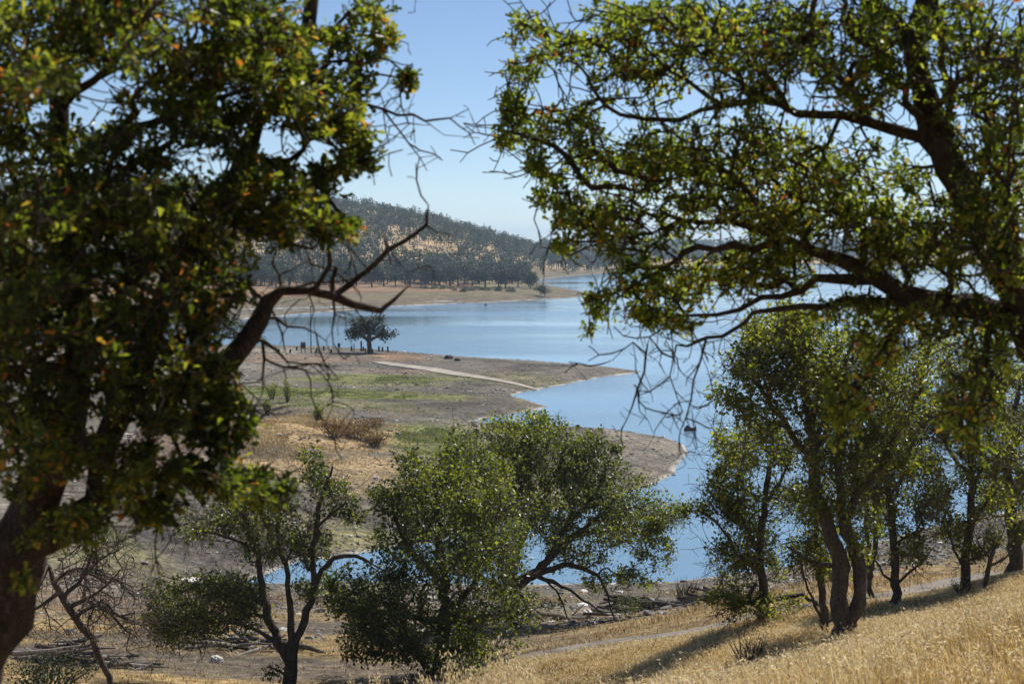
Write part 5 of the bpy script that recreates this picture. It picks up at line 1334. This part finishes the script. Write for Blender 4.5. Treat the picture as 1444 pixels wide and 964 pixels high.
# picnic table and grill
b = on(168, 139)
e = empty('picnic_table', b, 'pale picnic table on the brown flat, half hidden by the left trunk', 'picnic table')
mb = MB(); mb.box((0,0,.75), (1.9,.75,.06)); mb.build('tabletop', M_TABLE, e)
for sy in (-.68, .68):
    mb = MB(); mb.box((0,sy,.45), (1.9,.26,.05)); mb.build('bench', M_TABLE, e)
for sx in (-.65, .65):
    mb = MB(); mb.box((sx,0,.42), (.08,1.36,.07)); mb.box((sx,-.3,.38), (.08,.08,.78), rx=.35); mb.box((sx,.3,.38), (.08,.08,.78), rx=-.35); mb.build('leg', M_DARKW, e)
b = on(207, 139)
e = empty('pedestal_grill', b, 'dark metal pedestal grill with raised hood standing right of the picnic table', 'grill')
mb = MB(); mb.tube([(0,0,-.1),(0,0,.8)], [.07,.07], 8); mb.build('pedestal', M_METAL, e)
mb = MB(); mb.tube([(0,0,.72),(0,0,.78),(0,0,.95),(0,0,.98)], [.12,.32,.42,.40], 12); mb.build('firebox', M_METAL, e)
mb = MB(); mb.box((.05,.1,1.25), (.62,.06,.42), rx=.5); mb.build('hood', M_METAL, e)
mb = MB(); mb.tube([(-.42,0,.95),(-.62,0,.85)], [.025,.02], 6); mb.build('handle', M_METAL, e)
# floating marker
b = W(685, 430.5)
e = empty('buoy', b, 'tiny dark float on the water off the far spit', 'buoy')
mb = MB(); mb.tube([(0,0,-.2),(0,0,0),(0,0,.35),(0,0,.45)], [.3,.42,.36,.15], 10); mb.build('float', M_DROCK, e)
mb = MB(); mb.tube([(.1,0,.4),(.14,0,.9)], [.05,.04], 6); mb.build('mast', M_DROCK, e)

# ------------------------------------------------------------------ haze
mb = MB(); mb.box((0, 0, 45), (23000, 23000, 100))
hz_o = mb.build('haze', None); hz_o.data.materials.clear()
m, nt, out = newmat('lake_haze')
pv = nd(nt, 'ShaderNodeVolumePrincipled', Density=.00012, Anisotropy=.2); pv.inputs['Color'].default_value = (.62, .80, 1.0, 1)
L(nt, pv.outputs[0], out.inputs['Volume']); hz_o.data.materials.append(m); tag(hz_o, kind='stuff')
hz_o['label'] = 'thin blue haze over the lake and hills'; hz_o['category'] = 'haze'

# ------------------------------------------------------------------ light
AZ, EL = R(38), R(50)          # sun: right of the view, high, behind the scene
w = bpy.data.worlds.new("World"); scene.world = w; w.use_nodes = True
nt = w.node_tree; bg = nt.nodes['Background']
sky = nt.nodes.new('ShaderNodeTexSky'); sky.sky_type = 'NISHITA'; sky.sun_disc = False
sky.sun_elevation = EL; sky.sun_rotation = AZ; sky.altitude = 200; sky.air_density = .62; sky.dust_density = .1; sky.ozone_density = 3.2
nt.links.new(sky.outputs[0], bg.inputs[0]); bg.inputs[1].default_value = .083
sl = bpy.data.lights.new('sun', 'SUN'); sl.energy = 4.8; sl.angle = R(.53); sl.color = (1, .955, .88)
so = bpy.data.objects.new('sun', sl); COL.objects.link(so)
sd_ = Vector((math.sin(AZ) * math.cos(EL), math.cos(AZ) * math.cos(EL), math.sin(EL)))
so.rotation_euler = sd_.to_track_quat('Z', 'Y').to_euler()

# ------------------------------------------------------------------ camera
cam = bpy.data.cameras.new('camera'); co = bpy.data.objects.new('camera', cam); COL.objects.link(co)
cam.sensor_width = 36; cam.lens = 36 * F / 1444; cam.clip_start = .1; cam.clip_end = 40000
co.location = (0, 0, HC); co.rotation_euler = (math.pi / 2 - T, 0, 0)
cam.dof.use_dof = True; cam.dof.focus_distance = 60; cam.dof.aperture_fstop = 5.2
scene.camera = co
scene.render.resolution_x = 1024; scene.render.resolution_y = 683
vs = scene.view_settings; vs.view_transform = 'Standard'; vs.look = 'None'; vs.exposure = .4; vs.gamma = 1
cy = scene.cycles
cy.use_denoising = True; cy.max_bounces = 8; cy.diffuse_bounces = 3; cy.glossy_bounces = 3; cy.transmission_bounces = 4; cy.volume_bounces = 1; cy.transparent_max_bounces = 8
cy.sample_clamp_indirect = 6
